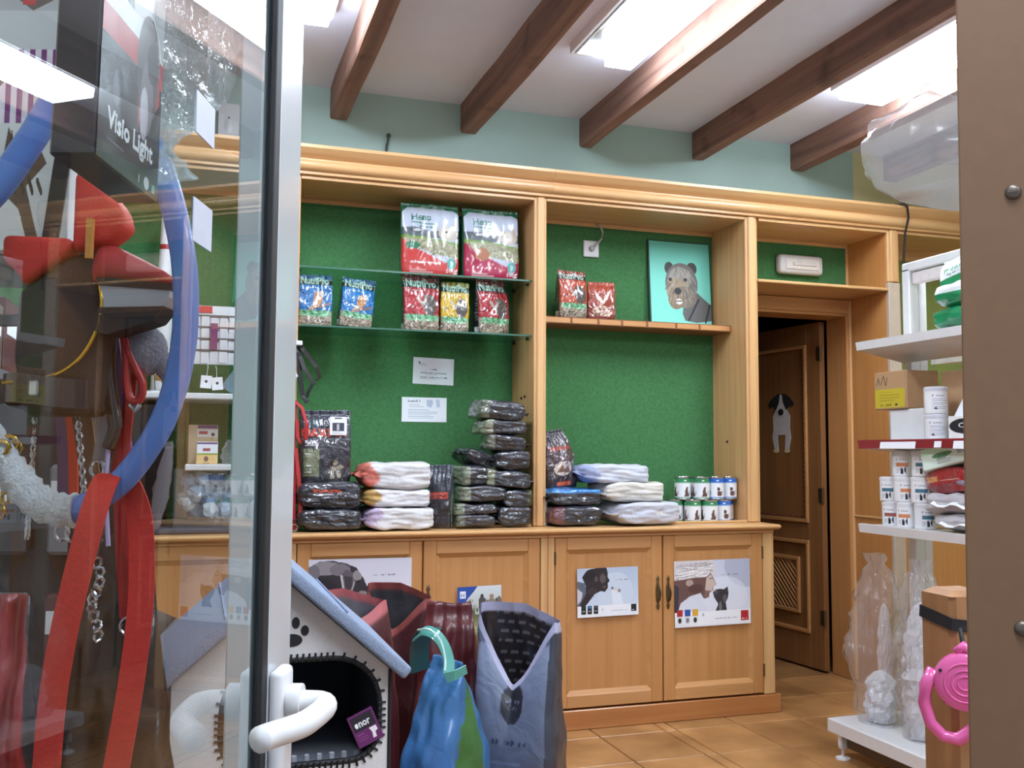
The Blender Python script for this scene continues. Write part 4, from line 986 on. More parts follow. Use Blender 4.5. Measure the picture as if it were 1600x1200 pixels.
# standing dark bag with khaki side
cv = Canvas(80, 150, (40, 40, 46)); cv.grade(0, 0, 1, .42, (70, 76, 90), (44, 46, 56)); cv.rect(0, .44, .9, .53, (190, 70, 52)); cv.text('MAXIMA', .05, .525, .8, (60, 34, 36), .8); cv.grade(0, .54, 1, 1, (44, 40, 46), (36, 32, 38))
sd = Canvas(40, 120, (116, 124, 104)); sd.rect(0, 0, 1, .40, (72, 78, 92)); sd.rect(0, .40, 1, .46, (88, 84, 104)); 
for k in range(8): sd.rect(0, .50 + k * .065, 1, .506 + k * .065, (128, 136, 114))
t = thing('feed_bag', 'standing dark feed bag with a khaki side panel, beside the white sacks', 'bag', (1.030, 4.13, ZT), (0, -.03, -.62))
sack('bag', .105, .075, .275, cv, t, M['print_foil'], side=KH, back=(40, 40, 46), nz=60, nf=40, seed=51, wr=.003, crimp=.14, sidecv=sd, boxy=5)
# jumbled dark foil packs in the corner by the upright
G = 'dark foil feed packs in the left cupboard'
dark_pack(1.168, 4.140, ZT, .185, .20, .055, .0, 'lowest dark pack beside the standing khaki-sided bag', 61, (-1, (96, 104, 92)))
dark_pack(1.168, 4.145, ZT + .053, .185, .20, .056, -.02, 'second dark pack from the worktop, beside the standing khaki-sided bag', 62, (-1, KH))
dark_pack(1.200, 4.150, ZT + .107, .215, .20, .072, .03, 'third dark pack up, with a wide shiny top and khaki end', 63, (-1, KH))
dark_pack(1.345, 4.160, ZT, .165, .20, .088, .02, 'lowest dark pack against the upright of the left cupboard', 64)
dark_pack(1.365, 4.165, ZT + .086, .140, .20, .080, -.03, 'second dark pack from the worktop against the upright', 65, (1, (60, 66, 40)))
dark_pack(1.150, 4.155, ZT + .178, .130, .19, .092, .25, 'fat khaki pack lying end-on over the third dark pack', 66, (-1, KH), tilt=.05)
dark_pack(1.320, 4.165, ZT + .170, .215, .20, .082, -.06, 'dark pack with a pale striped khaki flap, mid pile by the upright', 67, (-1, (140, 144, 118)), tilt=.10)
dark_pack(1.190, 4.20, ZT + .262, .170, .17, .070, .2, 'khaki and slate pack slumped over the pile, sloping right', 68, (1, (128, 134, 112)), tilt=.32)
dark_pack(1.345, 4.170, ZT + .250, .165, .20, .085, -.05, 'dark pack with reddish lettering wedged high against the upright', 69)
dark_pack(1.315, 4.170, ZT + .330, .185, .20, .075, -.08, 'third pack from the top of the tall pile', 70, (-1, (128, 128, 116)), tilt=.10)
dark_pack(1.300, 4.170, ZT + .402, .205, .20, .068, .04, 'second pack from the top of the tall pile, shiny with a pale khaki end', 71, (-1, (140, 144, 120)), tilt=.04)
dark_pack(1.285, 4.170, ZT + .465, .225, .20, .092, .05, 'topmost dark pack of the tall pile by the upright', 72, (-1, (104, 112, 98)), tilt=.09)

# right cupboard: purple-black bag and packs
cv = Canvas(90, 150, (48, 36, 42)); cv.grade(0, 0, 1, .3, (60, 60, 66), (84, 70, 76)); cv.rect(.1, .30, .9, .36, (150, 70, 62)); cv.grade(0, .38, 1, 1, (84, 66, 72), (40, 28, 32)); cv.ell(.5, .66, .3, .12, (206, 190, 176)); cv.poly([(.3, .72), (.45, .58), (.52, .68), (.66, .60), (.75, .74)], (120, 84, 66)); cv.rect(.25, .88, .7, .94, (196, 84, 54)); cv.speck(0, .45, 1, .6, [(180, 170, 176), (110, 84, 90)], 40, .03, 8)
t = thing('feed_bag', 'dark shiny bag standing at the left end of the right cupboard, leaning on the upright', 'bag', (1.600, 4.19, ZT + .168), (0, -.10, .25), group='dark foil feed bags in the right cupboard')
sack('bag', .165, .10, .275, cv, t, M['print_foil'], side=(52, 40, 46), back=(40, 34, 38), nz=64, nf=44, seed=81, wr=.0055, crimp=.07, top_w=.55, boxy=2.4)
dark_pack(1.642, 4.16, ZT + .086, .255, .22, .080, -.05, 'dark pack with a bright blue top in the right cupboard', 82, blue=(60, 130, 196), group='dark foil feed bags in the right cupboard')
dark_pack(1.640, 4.15, ZT, .245, .23, .088, .02, 'lowest dark shiny pack at the left end of the right cupboard', 83, (-1, (110, 70, 76)), group='dark foil feed bags in the right cupboard')
W_ = 'white paper sacks in the right cupboard'
white_sack(1.972, 4.140, ZT, .325, .28, .100, .12, 'bottom white sack of the right stack, jutting to the right', 91, group=W_, base=(188, 190, 202))
white_sack(1.920, 4.160, ZT + .098, .295, .26, .095, .05, 'middle white sack of the right stack', 92, group=W_, base=(206, 202, 194))
white_sack(1.842, 4.175, ZT + .190, .325, .26, .085, -.04, 'top white sack of the right stack, overhanging to the left', 93, (-1, (150, 160, 196)), group=W_, base=(190, 193, 205))
tag(MB().box(1.512, 1.524, 4.14, 4.36, ZT, ZT + .165, .001).build('folded_card', M['paper']), 'white folded leaflet standing against the upright behind the shiny bag', 'leaflet')

# food tins
def tin(x, y, z, col, lab):
    t = thing('food_tin', lab, 'tin', (x, y, z), (0, 0, random.Random(int(x * 1000 + z * 77)).uniform(-.25, .25)), group='pet food tins in the right cupboard')
    R, H = .0400, .1090
    nu, nv = 64, 40
    cv = Canvas(160, 90, (222, 224, 230)); cv.rect(0, 0, 1, .20, col); cv.rect(0, .20, 1, .24, tuple(int(c * .6 + 90) for c in col)); cv.rect(0, .93, 1, 1, tuple(int(c * .6 + 80) for c in col))
    for k in (0.25, .5, .75, 0.0):
        cv.poly([(k - .05, .90), (k - .035, .62), (k - .01, .42), (k + .025, .42), (k + .02, .58), (k + .06, .84), (k + .05, .90)], (92, 64, 62)) if col[1] > col[2] else (cv.ell(k + .01, .76, .055, .13, (98, 68, 64)), cv.ell(k - .01, .54, .03, .10, (84, 60, 58)))
        cv.greek(k - .05, .10, .08, 1, .1, (226, 232, 232), .03); cv.rect(k + .065, .60, k + .09, .84, (176, 190, 204))
    th, v = np.meshgrid(np.linspace(0, 1, nu, endpoint=False), np.linspace(0, 1, nv))
    V = np.stack([R * np.sin(2 * np.pi * (th - .5)) * 1.0, -R * np.cos(2 * np.pi * (th - .5)), .006 + v * (H - .012)], -1).reshape(-1, 3)
    link('label', mesh_np('label', V, grid_faces(nu, nv, wrap=True), cv.at(th, v).reshape(-1, 3)), M['print_gloss'], t, smooth=True)
    MB().lathe([(0, .002), (R - .003, .002), (R - .001, 0), (R + .0008, .002), (R + .0008, .006), (R - .0006, .008), (R - .0006, H - .008), (R + .0008, H - .006), (R + .0008, H - .001), (R - .001, H), (R - .003, H - .004), (0, H - .004)], 32).build('can', M['steel'], t, smooth='auto')
GR, BU = (52, 128, 84), (40, 100, 190)
tin(2.225, 4.235, ZT, GR, 'green-banded tin at the left end of the bottom row'); tin(2.292, 4.180, ZT, GR, 'second green-banded tin in the bottom row'); tin(2.378, 4.170, ZT, GR, 'third green-banded tin in the bottom row, next to the blue ones')
tin(2.461, 4.190, ZT, BU, 'blue-banded tin in the bottom row next to the green ones'); tin(2.518, 4.258, ZT, BU, 'blue-banded tin at the right end of the bottom row')
tin(2.262, 4.225, ZT + .1095, GR, 'green-banded tin at the left end of the top row'); tin(2.345, 4.190, ZT + .1095, GR, 'second green-banded tin in the top row')
tin(2.428, 4.195, ZT + .1095, BU, 'blue-banded tin in the top row next to the green ones'); tin(2.512, 4.215, ZT + .1095, BU, 'blue-banded tin at the right end of the top row')
tin(2.315, 4.300, ZT, GR, 'green-banded tin hidden in the second row'); tin(2.320, 4.300, ZT + .1095, GR, 'green-banded tin in the second row, half visible between the front ones')

# harness and red studded leads hung on the left upright
t = thing('hanging_harness', 'black strap harness with a white clip hanging on the left upright', 'harness', (.382, 4.098, 1.66))
MB().lathe([(0, 0), (.005, -.002), (.005, -.03), (0, -.032)], 8, (0, 0.002, 0), 'Y').build('hook', M['steel'], t)
MB().ribbon([(.0, -.02, .0), (.03, -.035, -.03), (.085, -.03, -.10), (.10, -.02, -.14), (.075, -.03, -.17), (.03, -.035, -.10), (.0, -.022, -.005)], .018, .003, (.8, .3, .5)).ribbon([(.075, -.03, -.165), (.055, -.03, -.20), (.045, -.028, -.23)], .014, .003, (1, 0, 0)).ribbon([(.01, -.03, -.04), (.015, -.03, -.12), (.03, -.03, -.22), (.05, -.03, -.25)], .02, .004, (1, .3, 0)).build('strap', M['blackgloss'], t)
MB().box(-.012, .024, -.045, -.033, -.012, .008, .003).build('clip', M['plasticwhite'], t, 'white clip'); MB().lathe([(0, -.01), (.014, 0), (0, .01)], 10, (.0, -.036, -.14), 'X').build('bead', M['plasticwhite'], t, 'white bead')
t = thing('hanging_leads', 'red studded dog leads hanging on the left upright beside the black bags', 'lead', (.378, 4.098, 1.42))
MB().lathe([(0, 0), (.005, -.002), (.005, -.03), (0, -.032)], 8, (0, 0.002, 0), 'Y').build('hook', M['steel'], t)
MB().ribbon([(0, -.02, 0), (-.004, -.03, -.12), (-.002, -.03, -.30), (.0, -.03, -.46), (.006, -.03, -.54)], .030, .004, (1, 0, 0)).build('studded_strap', M['redleather'], t)
mb = MB()
for k in range(12): mb.lathe([(0, -.006), (.004, -.004), (.0045, 0)], 8, (-.004, -.0315, -.02 - k * .022), 'Y')
mb.build('studs', M['steel'], t)
MB().ribbon([(.0, -.034, -.005), (.03, -.045, -.03), (.052, -.05, -.10), (.048, -.05, -.16), (.028, -.048, -.18), (.016, -.045, -.15), (.012, -.04, -.08)], .014, .003, (.9, .3, .2)).build('loop', M['redleather'], t)
MB().ribbon([(.01, -.036, -.2), (.024, -.042, -.32), (.034, -.042, -.44), (.03, -.042, -.50)], .016, .003, (1, .2, 0)).build('narrow_lead', M['redleather'], t)
MB().tube([(.012 + .012 * math.cos(a), -.036, -.525 + .014 * math.sin(a)) for a in np.linspace(0, 6.28, 14)[:-1]], .003, 6, True).build('ring', M['steel'], t)
# ------------------------------------------------------------------ white shop rack on the right
GX0, GXU, GY0, GY1 = 2.443, 2.857, 1.55, 3.36
t = thing('shop_rack', 'white metal shop rack with four tiers in front of the doorway', 'rack')
for y in (GY1 - .045, GY0, 2.45):
    MB().box(GXU, GXU + .05, y, y + .045, 0.02, 2.0, .004).box(GXU + .052, GXU + .095, y + .006, y + .040, 0.02, 1.97, .003).build('upright', M['white'], t)
MB().box(GXU, GXU + .06, GY0, GY1, 1.985, 2.025, .005).build('top_rail', M['white'], t)
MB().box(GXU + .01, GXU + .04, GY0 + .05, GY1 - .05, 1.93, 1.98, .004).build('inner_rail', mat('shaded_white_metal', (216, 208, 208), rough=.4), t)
def rack_shelf(z, x0, name='shelf', wedge=.03, red=False):
    s = MB().prism([(x0, z - .030), (x0, z + .004), (x0 + .006, z + .004), (x0 + .006, z), (GXU, z), (GXU, z - .030 - wedge)], 'Y', GY0, GY1 - .002).build(name, M['white'], t)
    MB().prism([(x0 - .010, z - .030), (x0 - .016, z + .004), (x0 - .001, z + .006), (x0 - .001, z - .030)], 'Y', GY0, GY1).build('price_rail', mat('red_price_rail', (140, 36, 44), rough=.4) if red else M['white'], s, 'dark red price rail' if red else None)
    if red:
        for y0, w, h in ((3.02, .20, .030), (2.885, .036, .024), (2.77, .055, .034), (2.66, .036, .024), (2.45, .05, .024)):
            q = MB().box(-.0015, 0, y0, y0 + w, -.004 - h / 2, -.004 + h / 2, 0).build('price_tag', M['paper'], s)
            q.matrix_local = Matrix.Translation((x0 - .0145, 0, z - .012)) @ Matrix.Rotation(math.radians(10), 4, 'Y')
    return s
rack_shelf(1.672, 2.630, wedge=.045); rack_shelf(1.262, 2.630, wedge=.02, red=True); rack_shelf(.918, 2.625, wedge=.02); 
s4 = MB().prism([(GX0, .100), (GX0, .147), (GX0 + .012, .150), (GXU, .150), (GXU, .130)], 'Y', GY0, GY1).build('base_shelf', M['white'], t)
MB().box(GX0 + .045, GX0 + .055, GY0 + .02, GY1 - .03, .045, .108).build('kick_plate', mat('brown_kick', (96, 78, 64), rough=.6), t)
for y in (GY1 - .05, GY0 + .03):
    f = MB().box(GX0 + .020, GX0 + .046, y - .012, y + .012, .040, .112, .002).lathe([(.006, .008), (.006, .05)], 8, (GX0 + .033, y, 0), 'Z').build('foot', M['white'], t)
    MB().lathe([(0, 0), (.028, 0), (.028, .006), (.010, .012), (0, .012)], 20, (GX0 + .033, y, 0), 'Z').build('foot_disc', M['plasticwhite'], f)
MB().box(GX0 + .018, GX0 + .0195, GY1 - .060, GY1 - .040, .052, .10).build('foot_label', M['paper'], t)
# outer shelves on the far side of the uprights
for z in (1.64,): MB().prism([(GXU + .10, z), (GXU + .10, z - .05), (3.30, z - .026), (3.30, z)], 'Y', GY0, GY1 - .05).build('back_shelf', mat('cream_metal', (226, 220, 206), rough=.4), t)

RY = lambda *a: a
# green hay bag on the top tier
def stacked_green(x, y, z, lab, seed, h, txt):
    def colf(px, py, pz):
        if txt and px < .2 and pz > -.0 : return np.array((226, 232, 236), float)
        return np.array((22, 132, 84), float) * (.95 + .05 * math.sin(py * 9))
    q = thing('hay_bale_bag', lab, 'bag', (x, y, z), (0, 0, .05), group='green hay bags on the rack')
    pillow('bag', .20, .36, h, colf, q, M['print_gloss'], seed, n=20, wr=.006, k=5)
    return q
stacked_green(2.76, 2.81, 1.6725, 'lower green bag on the top tier of the white rack', 101, .085, False)
q = stacked_green(2.765, 2.80, 1.757, 'upper green and white bag on the top tier, lettered front', 102, .10, True)
cv = Canvas(200, 110, (226, 232, 238)); cv.rect(0, .70, 1, 1, (22, 132, 84)); cv.scrib(.25, .22, .6, .10, (60, 130, 100), 3); cv.text('Heno', .10, .52, .32, (60, 150, 110), 1.0); cv.text('de monta\u00f1a', .14, .64, .4, (90, 150, 130), .8)
V = thing('hay_bale_bag', 'green and white standing hay bag with lettering, top tier of the white rack', 'bag', (2.742, 2.79, 1.856), (0, math.radians(-8), math.radians(-88)), group='green hay bags on the rack')
sack('bag', .34, .12, .12, cv, V, M['print_gloss'], side=(22, 132, 84), back=(40, 130, 90), nz=40, nf=60, seed=103, wr=.003, crimp=.08)

# second tier: boxes, cardboard box, tubs
Z2 = 1.2630
def carton(name, lab, cat, x0, x1, y0, y1, z0, h, m, group=None, rz=0.0, face=None, cvres=None):
    cx, cy = (x0 + x1) / 2, (y0 + y1) / 2
    q = thing(name, lab, cat, (cx, cy, z0), (0, 0, rz), group=group)
    w, d = x1 - x0, y1 - y0
    MB().box(-w / 2, w / 2, -d / 2, d / 2, 0, h, .003).build('body', m, q)
    MB().box(-w / 2 - .0006, w / 2 + .0006, -.002, .002, h - .002, h + .0008).build('lid_seam', M['card'], q)
    if face:
        sh = sheet('printed_face', d - .008, h - .008, face, q); sh.rotation_euler = (0, 0, math.radians(-90)); sh.location = (-w / 2 - .0008, d / 2 - .004, .004)
    return q
cardface = Canvas(150, 110, (176, 140, 104)); cardface.rect(0, .46, .97, .98, (190, 172, 48)); cardface.greek(.14, .55, .72, 4, .075, (140, 124, 40), .018); cardface.scrib(.18, .94, .36, .06, (50, 46, 36), 3, 7); cardface.ell(.70, .91, .045, .03, (40, 36, 30))
for k, a in enumerate(((.06, .35, .12, .14), (.12, .14, .16, .32), (.20, .34, .28, .12), (.30, .10, .36, .36), (.38, .34, .42, .14))): cardface.line(*a, .012, (92, 74, 64))
carton('white_box', 'plain white box under the cardboard carton on the second tier', 'box', 2.700, 2.84, 3.055, 3.262, Z2, .128, M['plasticwhite'])
carton('cardboard_box', 'brown cardboard carton with a yellow label, second tier of the white rack', 'box', 2.69, 2.85, 3.150, 3.340, Z2 + .1295, .155, M['card'], face=cardface)
t2 = thing('cardboard_box', 'long brown cardboard carton behind the white tubs', 'box', (2.80, 2.86, Z2))
MB().box(-.035, .035, -.25, .185, 0, .27, .003).build('body', M['card'], t2)
MB().box(-.004, .004, -.25, .185, .2695, .2715).build('tape', mat('parcel_tape', (190, 160, 110), rough=.3), t2)

def tub(x, y, z, R, H, lab, band, group, cap=True, mark=True):
    q = thing('tub', lab, 'tub', (x, y, z), (0, 0, 0.55 + random.Random(int(y * 999 + z * 77)).uniform(-.35, .35)), group=group)
    cv = Canvas(170, 100, (226, 226, 230)); cv.scrib(.20, .24, .16, .07, (40, 46, 84), 2, 6); cv.scrib(.70, .24, .16, .07, (40, 46, 84), 2, 6)
    if band: 
        for o_ in (0, .5): cv.rect(.20 + o_, .36, .40 + o_, .54, band); cv.poly([(.27 + o_, .92), (.28 + o_, .62), (.30 + o_, .60), (.31 + o_, .92)], (30, 30, 36)); cv.ell(.345 + o_, .72, .016, .17, (30, 30, 36)); cv.greek(.20 + o_, .62, .06, 4, .07, (120, 120, 130), .015)
    else: cv.greek(.2, .34, .24, 6, .09, (150, 152, 176), .02); cv.poly([(.22, .84), (.25, .70), (.27, .84)], (40, 44, 70)); cv.greek(.7, .34, .24, 6, .09, (150, 152, 176), .02)
    nu, nv = 72, 40
    th, v = np.meshgrid(np.linspace(0, 1, nu, endpoint=False), np.linspace(0, 1, nv))
    V = np.stack([R * np.sin(2 * np.pi * (th - .5)), -R * np.cos(2 * np.pi * (th - .5)), .004 + v * (H * .84 - .004)], -1).reshape(-1, 3)
    link('label', mesh_np('label', V, grid_faces(nu, nv, wrap=True), cv.at(th, v).reshape(-1, 3)), M['print_gloss'], q, smooth=True)
    MB().lathe([(0, 0), (R - .002, 0), (R - .0005, .003), (R - .0005, H * .83), (0, H * .83)], 32).build('jar', M['plasticwhite'], q, smooth='auto')
    MB().lathe([(0, H), (R - .003, H), (R + .0006, H - .004), (R + .0006, H * .85), (R - .001, H * .835), (0, H * .835)], 32).build('lid', M['plasticwhite'] if cap else mat('grey_lid', (200, 200, 212), rough=.4), q, smooth='auto')
    return q
tub(2.685, 2.985, Z2, .044, .098, 'lower lilac-white tub of two on the second tier', None, 'tubs on the second tier', cap=False)
tub(2.685, 2.985, Z2 + .0985, .043, .105, 'upper lilac-white tub of two on the second tier', None, 'tubs on the second tier', cap=False)
catf = Canvas(150, 90, (226, 222, 220)); catf.ell(.36, .42, .34, .36, (28, 28, 32)); catf.text('Cat', .22, .50, .26, (236, 236, 240), 1.0, rot=-6); catf.ell(.80, .60, .07, .13, (190, 180, 172)); catf.ell(.88, .40, .05, .10, (120, 116, 116)); catf.speck(.66, .3, 1, .95, [(80, 78, 80), (200, 196, 190)], 20, .025, 2)
carton('food_box', 'cream box with a black oval emblem on the second tier', 'box', 2.665, 2.74, 2.66, 2.905, Z2, .088, M['plasticwhite'], face=catf)
q = thing('leaflet', 'tilted white leaflet with a yellow dot leaning above the cream box', 'leaflet', (2.700, 2.91, Z2 + .0905), (0, math.radians(14), math.radians(-90)))
lf = Canvas(100, 120, (224, 226, 228)); lf.ell(.22, .72, .13, .10, (226, 206, 90)); lf.greek(.35, .2, .5, 5, .09, (120, 130, 140), .02); lf.scrib(.3, .55, .4, .07, (90, 100, 110), 4)
MB().prism([(0, 0), (.16, 0), (.19, .15), (.06, .15)], 'Y', 0, .003).build('card', M['paper'], q)
sheet('print', .11, .13, lf, q).location = (.05, -.0006, .01)

# third tier: tubs, a green box, red pack and grey sacks
Z3 = .9190
G3 = 'white supplement tubs on the third tier'
OR, BR, BLU = (206, 130, 86), (150, 84, 76), (70, 110, 130)
tub(2.695, 3.255, Z3, .0400, .1000, 'bottom tub with a brown band, at the doorway end of the third tier', BR, G3)
tub(2.690, 3.165, Z3, .0400, .1000, 'bottom tub with an orange band, second from the doorway end', OR, G3)
tub(2.700, 3.075, Z3, .0400, .1000, 'bottom tub with a blue square, third from the doorway end', BLU, G3)
tub(2.690, 3.262, Z3 + .1005, .0385, .0980, 'middle row tub turned away, at the doorway end', BLU, G3)
tub(2.690, 3.178, Z3 + .1005, .0390, .1000, 'middle row tub with an orange band', OR, G3)
tub(2.700, 3.090, Z3 + .1005, .0400, .1020, 'middle row tub with a blue-grey band, beside the red pack', BLU, G3)
tub(2.695, 3.190, Z3 + .2010, .0400, .1020, 'top tub with an orange band, just under the red price rail', OR, G3)
tub(2.700, 3.085, Z3 + .2030, .0390, .1000, 'top tub with a dark blue band, beside the green box', BLU, G3)
def gsack(y, z, lab, seed, h):
    q = thing('feed_sack', lab, 'sack', (2.735, y, z), (0, 0, .08), group='grey sacks on the third tier')
    pillow('sack', .20, .36, h, lambda px, py, pz: np.array((176, 172, 176), float), q, M['print_paperbag'], seed, n=20, wr=.009, k=5)
    MB().ribbon([(-.10, -.12 + .03 * i, h * .62 + .008 * math.sin(i * 1.7)) for i in range(9)], .022, .002, (.8, 0, .5)).build('seam', M['paper'], q)
gsack(2.80, Z3, 'lower grey paper sack on the third tier of the rack', 111, .055); gsack(2.84, Z3 + .0555, 'upper grey paper sack under the red pack', 112, .080)
rp = Canvas(140, 90, (156, 30, 40)); rp.rect(.10, .26, .36, .60, (206, 150, 90)); rp.ell(.23, .42, .09, .12, (190, 120, 60)); rp.greek(.42, .40, .4, 2, .1, (226, 190, 180), .03); rp.ell(.85, .72, .10, .10, (150, 150, 180))
def redc(px, py, pz):
    if px < -.4: return rp.at(np.array((1 - py) / 2), np.array((pz + 1) / 2))
    return np.array((156, 28, 40), float)
q = thing('feed_pack', 'shiny dark red pack resting on the grey sacks of the third tier', 'bag', (2.735, 2.925, Z3 + .1365), (math.radians(-6), math.radians(-6), -.05))
pillow('pack', .13, .26, .105, redc, q, M['print_foil'], 121, n=24, wr=.006, k=4)
MB().ribbon([(-.02 + .012 * math.sin(i), .125, .02 + .01 * i) for i in range(7)], .02, .0015, (0, 1, .2)).build('seam', mat('red_foil', (140, 28, 38), rough=.25), q)
gb = Canvas(150, 80, (214, 230, 220)); gb.rect(0, .0, 1, .30, (190, 224, 198)); gb.ell(.42, .46, .20, .14, (90, 140, 96)); gb.greek(.3, .62, .3, 3, .1, (70, 80, 84), .03); gb.rect(.72, .38, .90, .62, (160, 170, 190)); gb.scrib(.34, .52, .16, .12, (60, 100, 70), 3, 5)
q = carton('food_box', 'mint green box tilted on top of the red pack', 'box', 2.66, 2.76, 2.78, 3.03, Z3 + .2500, .085, mat('mint_box', (206, 224, 212), rough=.5), face=gb)
q.rotation_euler = (math.radians(-13), 0, math.radians(4))

# clear bags standing on the base shelf
def clear_bag(name, lab, loc, w, d, h, seed, rz=0.0, twist=True, m=None, inner=None):
    q = thing(name, lab, 'bag', loc, (0, 0, rz), group=None)
    n, nz = 40, 34; V = []
    for j in range(nz):
        tt = j / (nz - 1)
        f = (1 - tt ** 3) ** .6 * (.75 + .35 * min(1, tt * 4)) if tt < .93 else .22 + (tt - .93) * 2.2
        f = max(f, .16)
        for i in range(n):
            a = 2 * math.pi * i / n
            c, s_ = math.cos(a), math.sin(a)
            k = (abs(c) ** 3.5 + abs(s_) ** 3.5) ** (-1 / 3.5)
            p = Vector((c * k * w / 2 * f, s_ * k * d / 2 * f, tt * h))
            o_ = noise.noise(p * 9 + Vector((seed, 0, 0))) * .035 + abs(noise.noise(p * 22 + Vector((0, seed, 0)))) * .03 - .01 + .006 * math.sin(a * 9 + tt * 5) * tt
            p += Vector((c, s_, .3 * noise.noise(p * 14))) * o_ * min(1, tt * 5 + .15)
            V.append(p)
    F = grid_faces(n, nz, wrap=True).tolist(); F.append(list(range(n))[::-1])
    me = bpy.data.meshes.new('film'); me.from_pydata([tuple(p) for p in V], [], F)
    link('film', me, m or M['film'], q, smooth='auto')
    return q
def crumple(name, r, h, seed, m, parent, ox=0.0):
    n, nz = 30, 26; V = []
    for j in range(nz):
        tt = j / (nz - 1); f = (1 - tt ** 4) ** .5 * (.8 + .2 * min(1, tt * 6))
        for i in range(n):
            a = 2 * math.pi * i / n
            k = 1 + .55 * abs(noise.noise(Vector((math.cos(a) * 2.2 + seed, math.sin(a) * 2.2, tt * h * 16)))) - .18 + .2 * noise.noise(Vector((a * 4, tt * h * 50, seed)))
            V.append((ox + r * f * k * math.cos(a), r * f * k * math.sin(a), .004 + tt * h))
    F = grid_faces(n, nz, wrap=True).tolist() + [list(range(n))[::-1], list(range((nz - 1) * n, nz * n))]
    me = bpy.data.meshes.new(name); me.from_pydata(V, [], F)
    return link(name, me, m, parent)
M['milky'] = glassy('milky_film', 1.6, (.95, .95, .96), haze=.14, hazecol=(.94, .93, .95), rough=.13, crinkle=9)
q = clear_bag('clear_bag', 'tall crumpled clear bag standing at the far end of the base shelf', (2.605, 3.235, .1515), .20, .20, .66, 3, .3, m=M['milky'])
crumple('contents', .062, .20, 3, mat('crumpled_white', (206, 208, 214), rough=.45), q); crumple('paper_sheet', .030, .46, 9, mat('pinkish_sheet', (196, 180, 176), rough=.5), q, .03)
q = clear_bag('clear_bag', 'long clear bag of white bedding standing beside the wooden post', (2.60, 3.00, .1515), .17, .17, .66, 8, -.2, m=M['milky'])
crumple('contents', .066, .50, 5, mat('white_bedding', (200, 199, 204), rough=.7, bump=.5, bscale=50), q)
clear_bag('clear_bag', 'empty clear bag bunched behind the wooden post', (2.68, 2.74, .1515), .20, .20, .76, 12, .5, m=M['milky'])

# wooden post, its strap and the pink lead
PC = Vector((1.375, 1.490, 0))
PR = math.radians(-5)
t = thing('wooden_post', 'square wooden post with a chamfered top beside the brown board', 'post', PC, (0, 0, PR))
h = .043
MB().prism([(-h, -h + .010), (-h + .010, -h), (h - .010, -h), (h, -h + .010), (h, h), (-h, h)], 'Z', 0, .942).build('shaft', M['post'], t)
mb = MB(); a = [mb.bm.verts.new(p) for p in ((-h, -h, .942), (h, -h, .942), (h, h, .942), (-h, h, .942))]; b_ = [mb.bm.verts.new(p) for p in ((-h + .015, -h + .015, .952), (h - .015, -h + .015, .952), (h - .015, h - .015, .952), (-h + .015, h - .015, .952))]
for k in range(4): mb.bm.faces.new((a[k], a[(k + 1) % 4], b_[(k + 1) % 4], b_[k]))
mb.bm.faces.new(b_); mb.build('cap', M['post'], t)
t = thing('strap', 'black strap tied around the wooden post', 'strap', PC, (0, 0, PR))
e = h + .0025
MB().ribbon([(-e, e, .905), (-e, -e, .893), (0, -e, .887), (e, -e, .893), (e, e, .905), (-e, e, .905)], .022, .003, (0, 0, 1)).build('band', M['black'], t)
MB().ribbon([(.022, -e - .003, .89), (.026, -e - .008, .86), (.028, -e - .010, .835)], .014, .003, (1, 0, 0)).tube([(-e - .001, -.02, .79), (-e - .008, -.024, .77), (-e - .006, -.03, .75)], .004, 6).build('tail', M['black'], t)
LK = mat('pink_plastic', (226, 98, 166), rough=.25, coat=.5, var=.03)
t = thing('retractable_lead', 'pink retractable dog lead hanging from the strap on the wooden post', 'lead', (1.312, 1.425, .770), (0, 0, math.radians(-40)))
MB().lathe([(0, -.018), (.040, -.018), (.050, -.012), (.052, 0), (.050, .012), (.040, .018), (0, .018)], 40, (.012, 0, .028), 'Y').build('casing', LK, t, smooth='auto')
for r in (.034, .022, .012):
    MB().tube([(.012 + r * math.cos(x_), -.0185, .028 + r * math.sin(x_)) for x_ in np.linspace(0, 2 * math.pi, 33)[:-1]], .0018, 6, True).build('ring', LK, t, smooth=True)
hp = [(-.038, .045), (-.052, .015), (-.055, -.015), (-.046, -.05), (-.025, -.072), (.0, -.075), (.025, -.055), (.045, -.025), (.056, .0)]
MB().tube([(x_, 0, z_) for x_, z_ in hp], [.012, .012, .0115, .011, .011, .012, .013, .014, .014], 12).build('handle', LK, t, smooth=True)
MB().tube([(.0, 0, .078), (.012, 0, .090), (.026, 0, .078)], [.009, .010, .009], 10).build('nozzle', LK, t, smooth=True)
MB().lathe([(0, -.0205), (.003, -.020), (.003, -.016)], 8, (.048, 0, -.004), 'Y').lathe([(0, -.0205), (.003, -.020), (.003, -.016)], 8, (-.028, 0, .048), 'Y').build('screw', M['black'], t)
MB().tube([(.012, 0, .088), (.010, .008, .104), (.008, .018, .118)], .004, 8).build('cord_end', M['black'], t)
tag(MB().tube([(2.30, 2.26, .0), (2.24, 2.20, .10), (2.06, 2.08, .38)], .006, 8).build('metal_rod', M['steel']) , 'thin metal rod leaning behind the wooden post', 'rod')

# hanging clear plastic at the top right
q = clear_bag('hanging_plastic', 'clear plastic bag hanging high beside the brown board', (1.66, 1.74, 1.80), .42, .30, .26, 21, .2, m=M['softfilm'])
MB().tube([(0, 0, .18), (.0, .0, .5), (.0, .0, CEIL - 1.80)], .0015, 6).build('string', M['paper'], q)

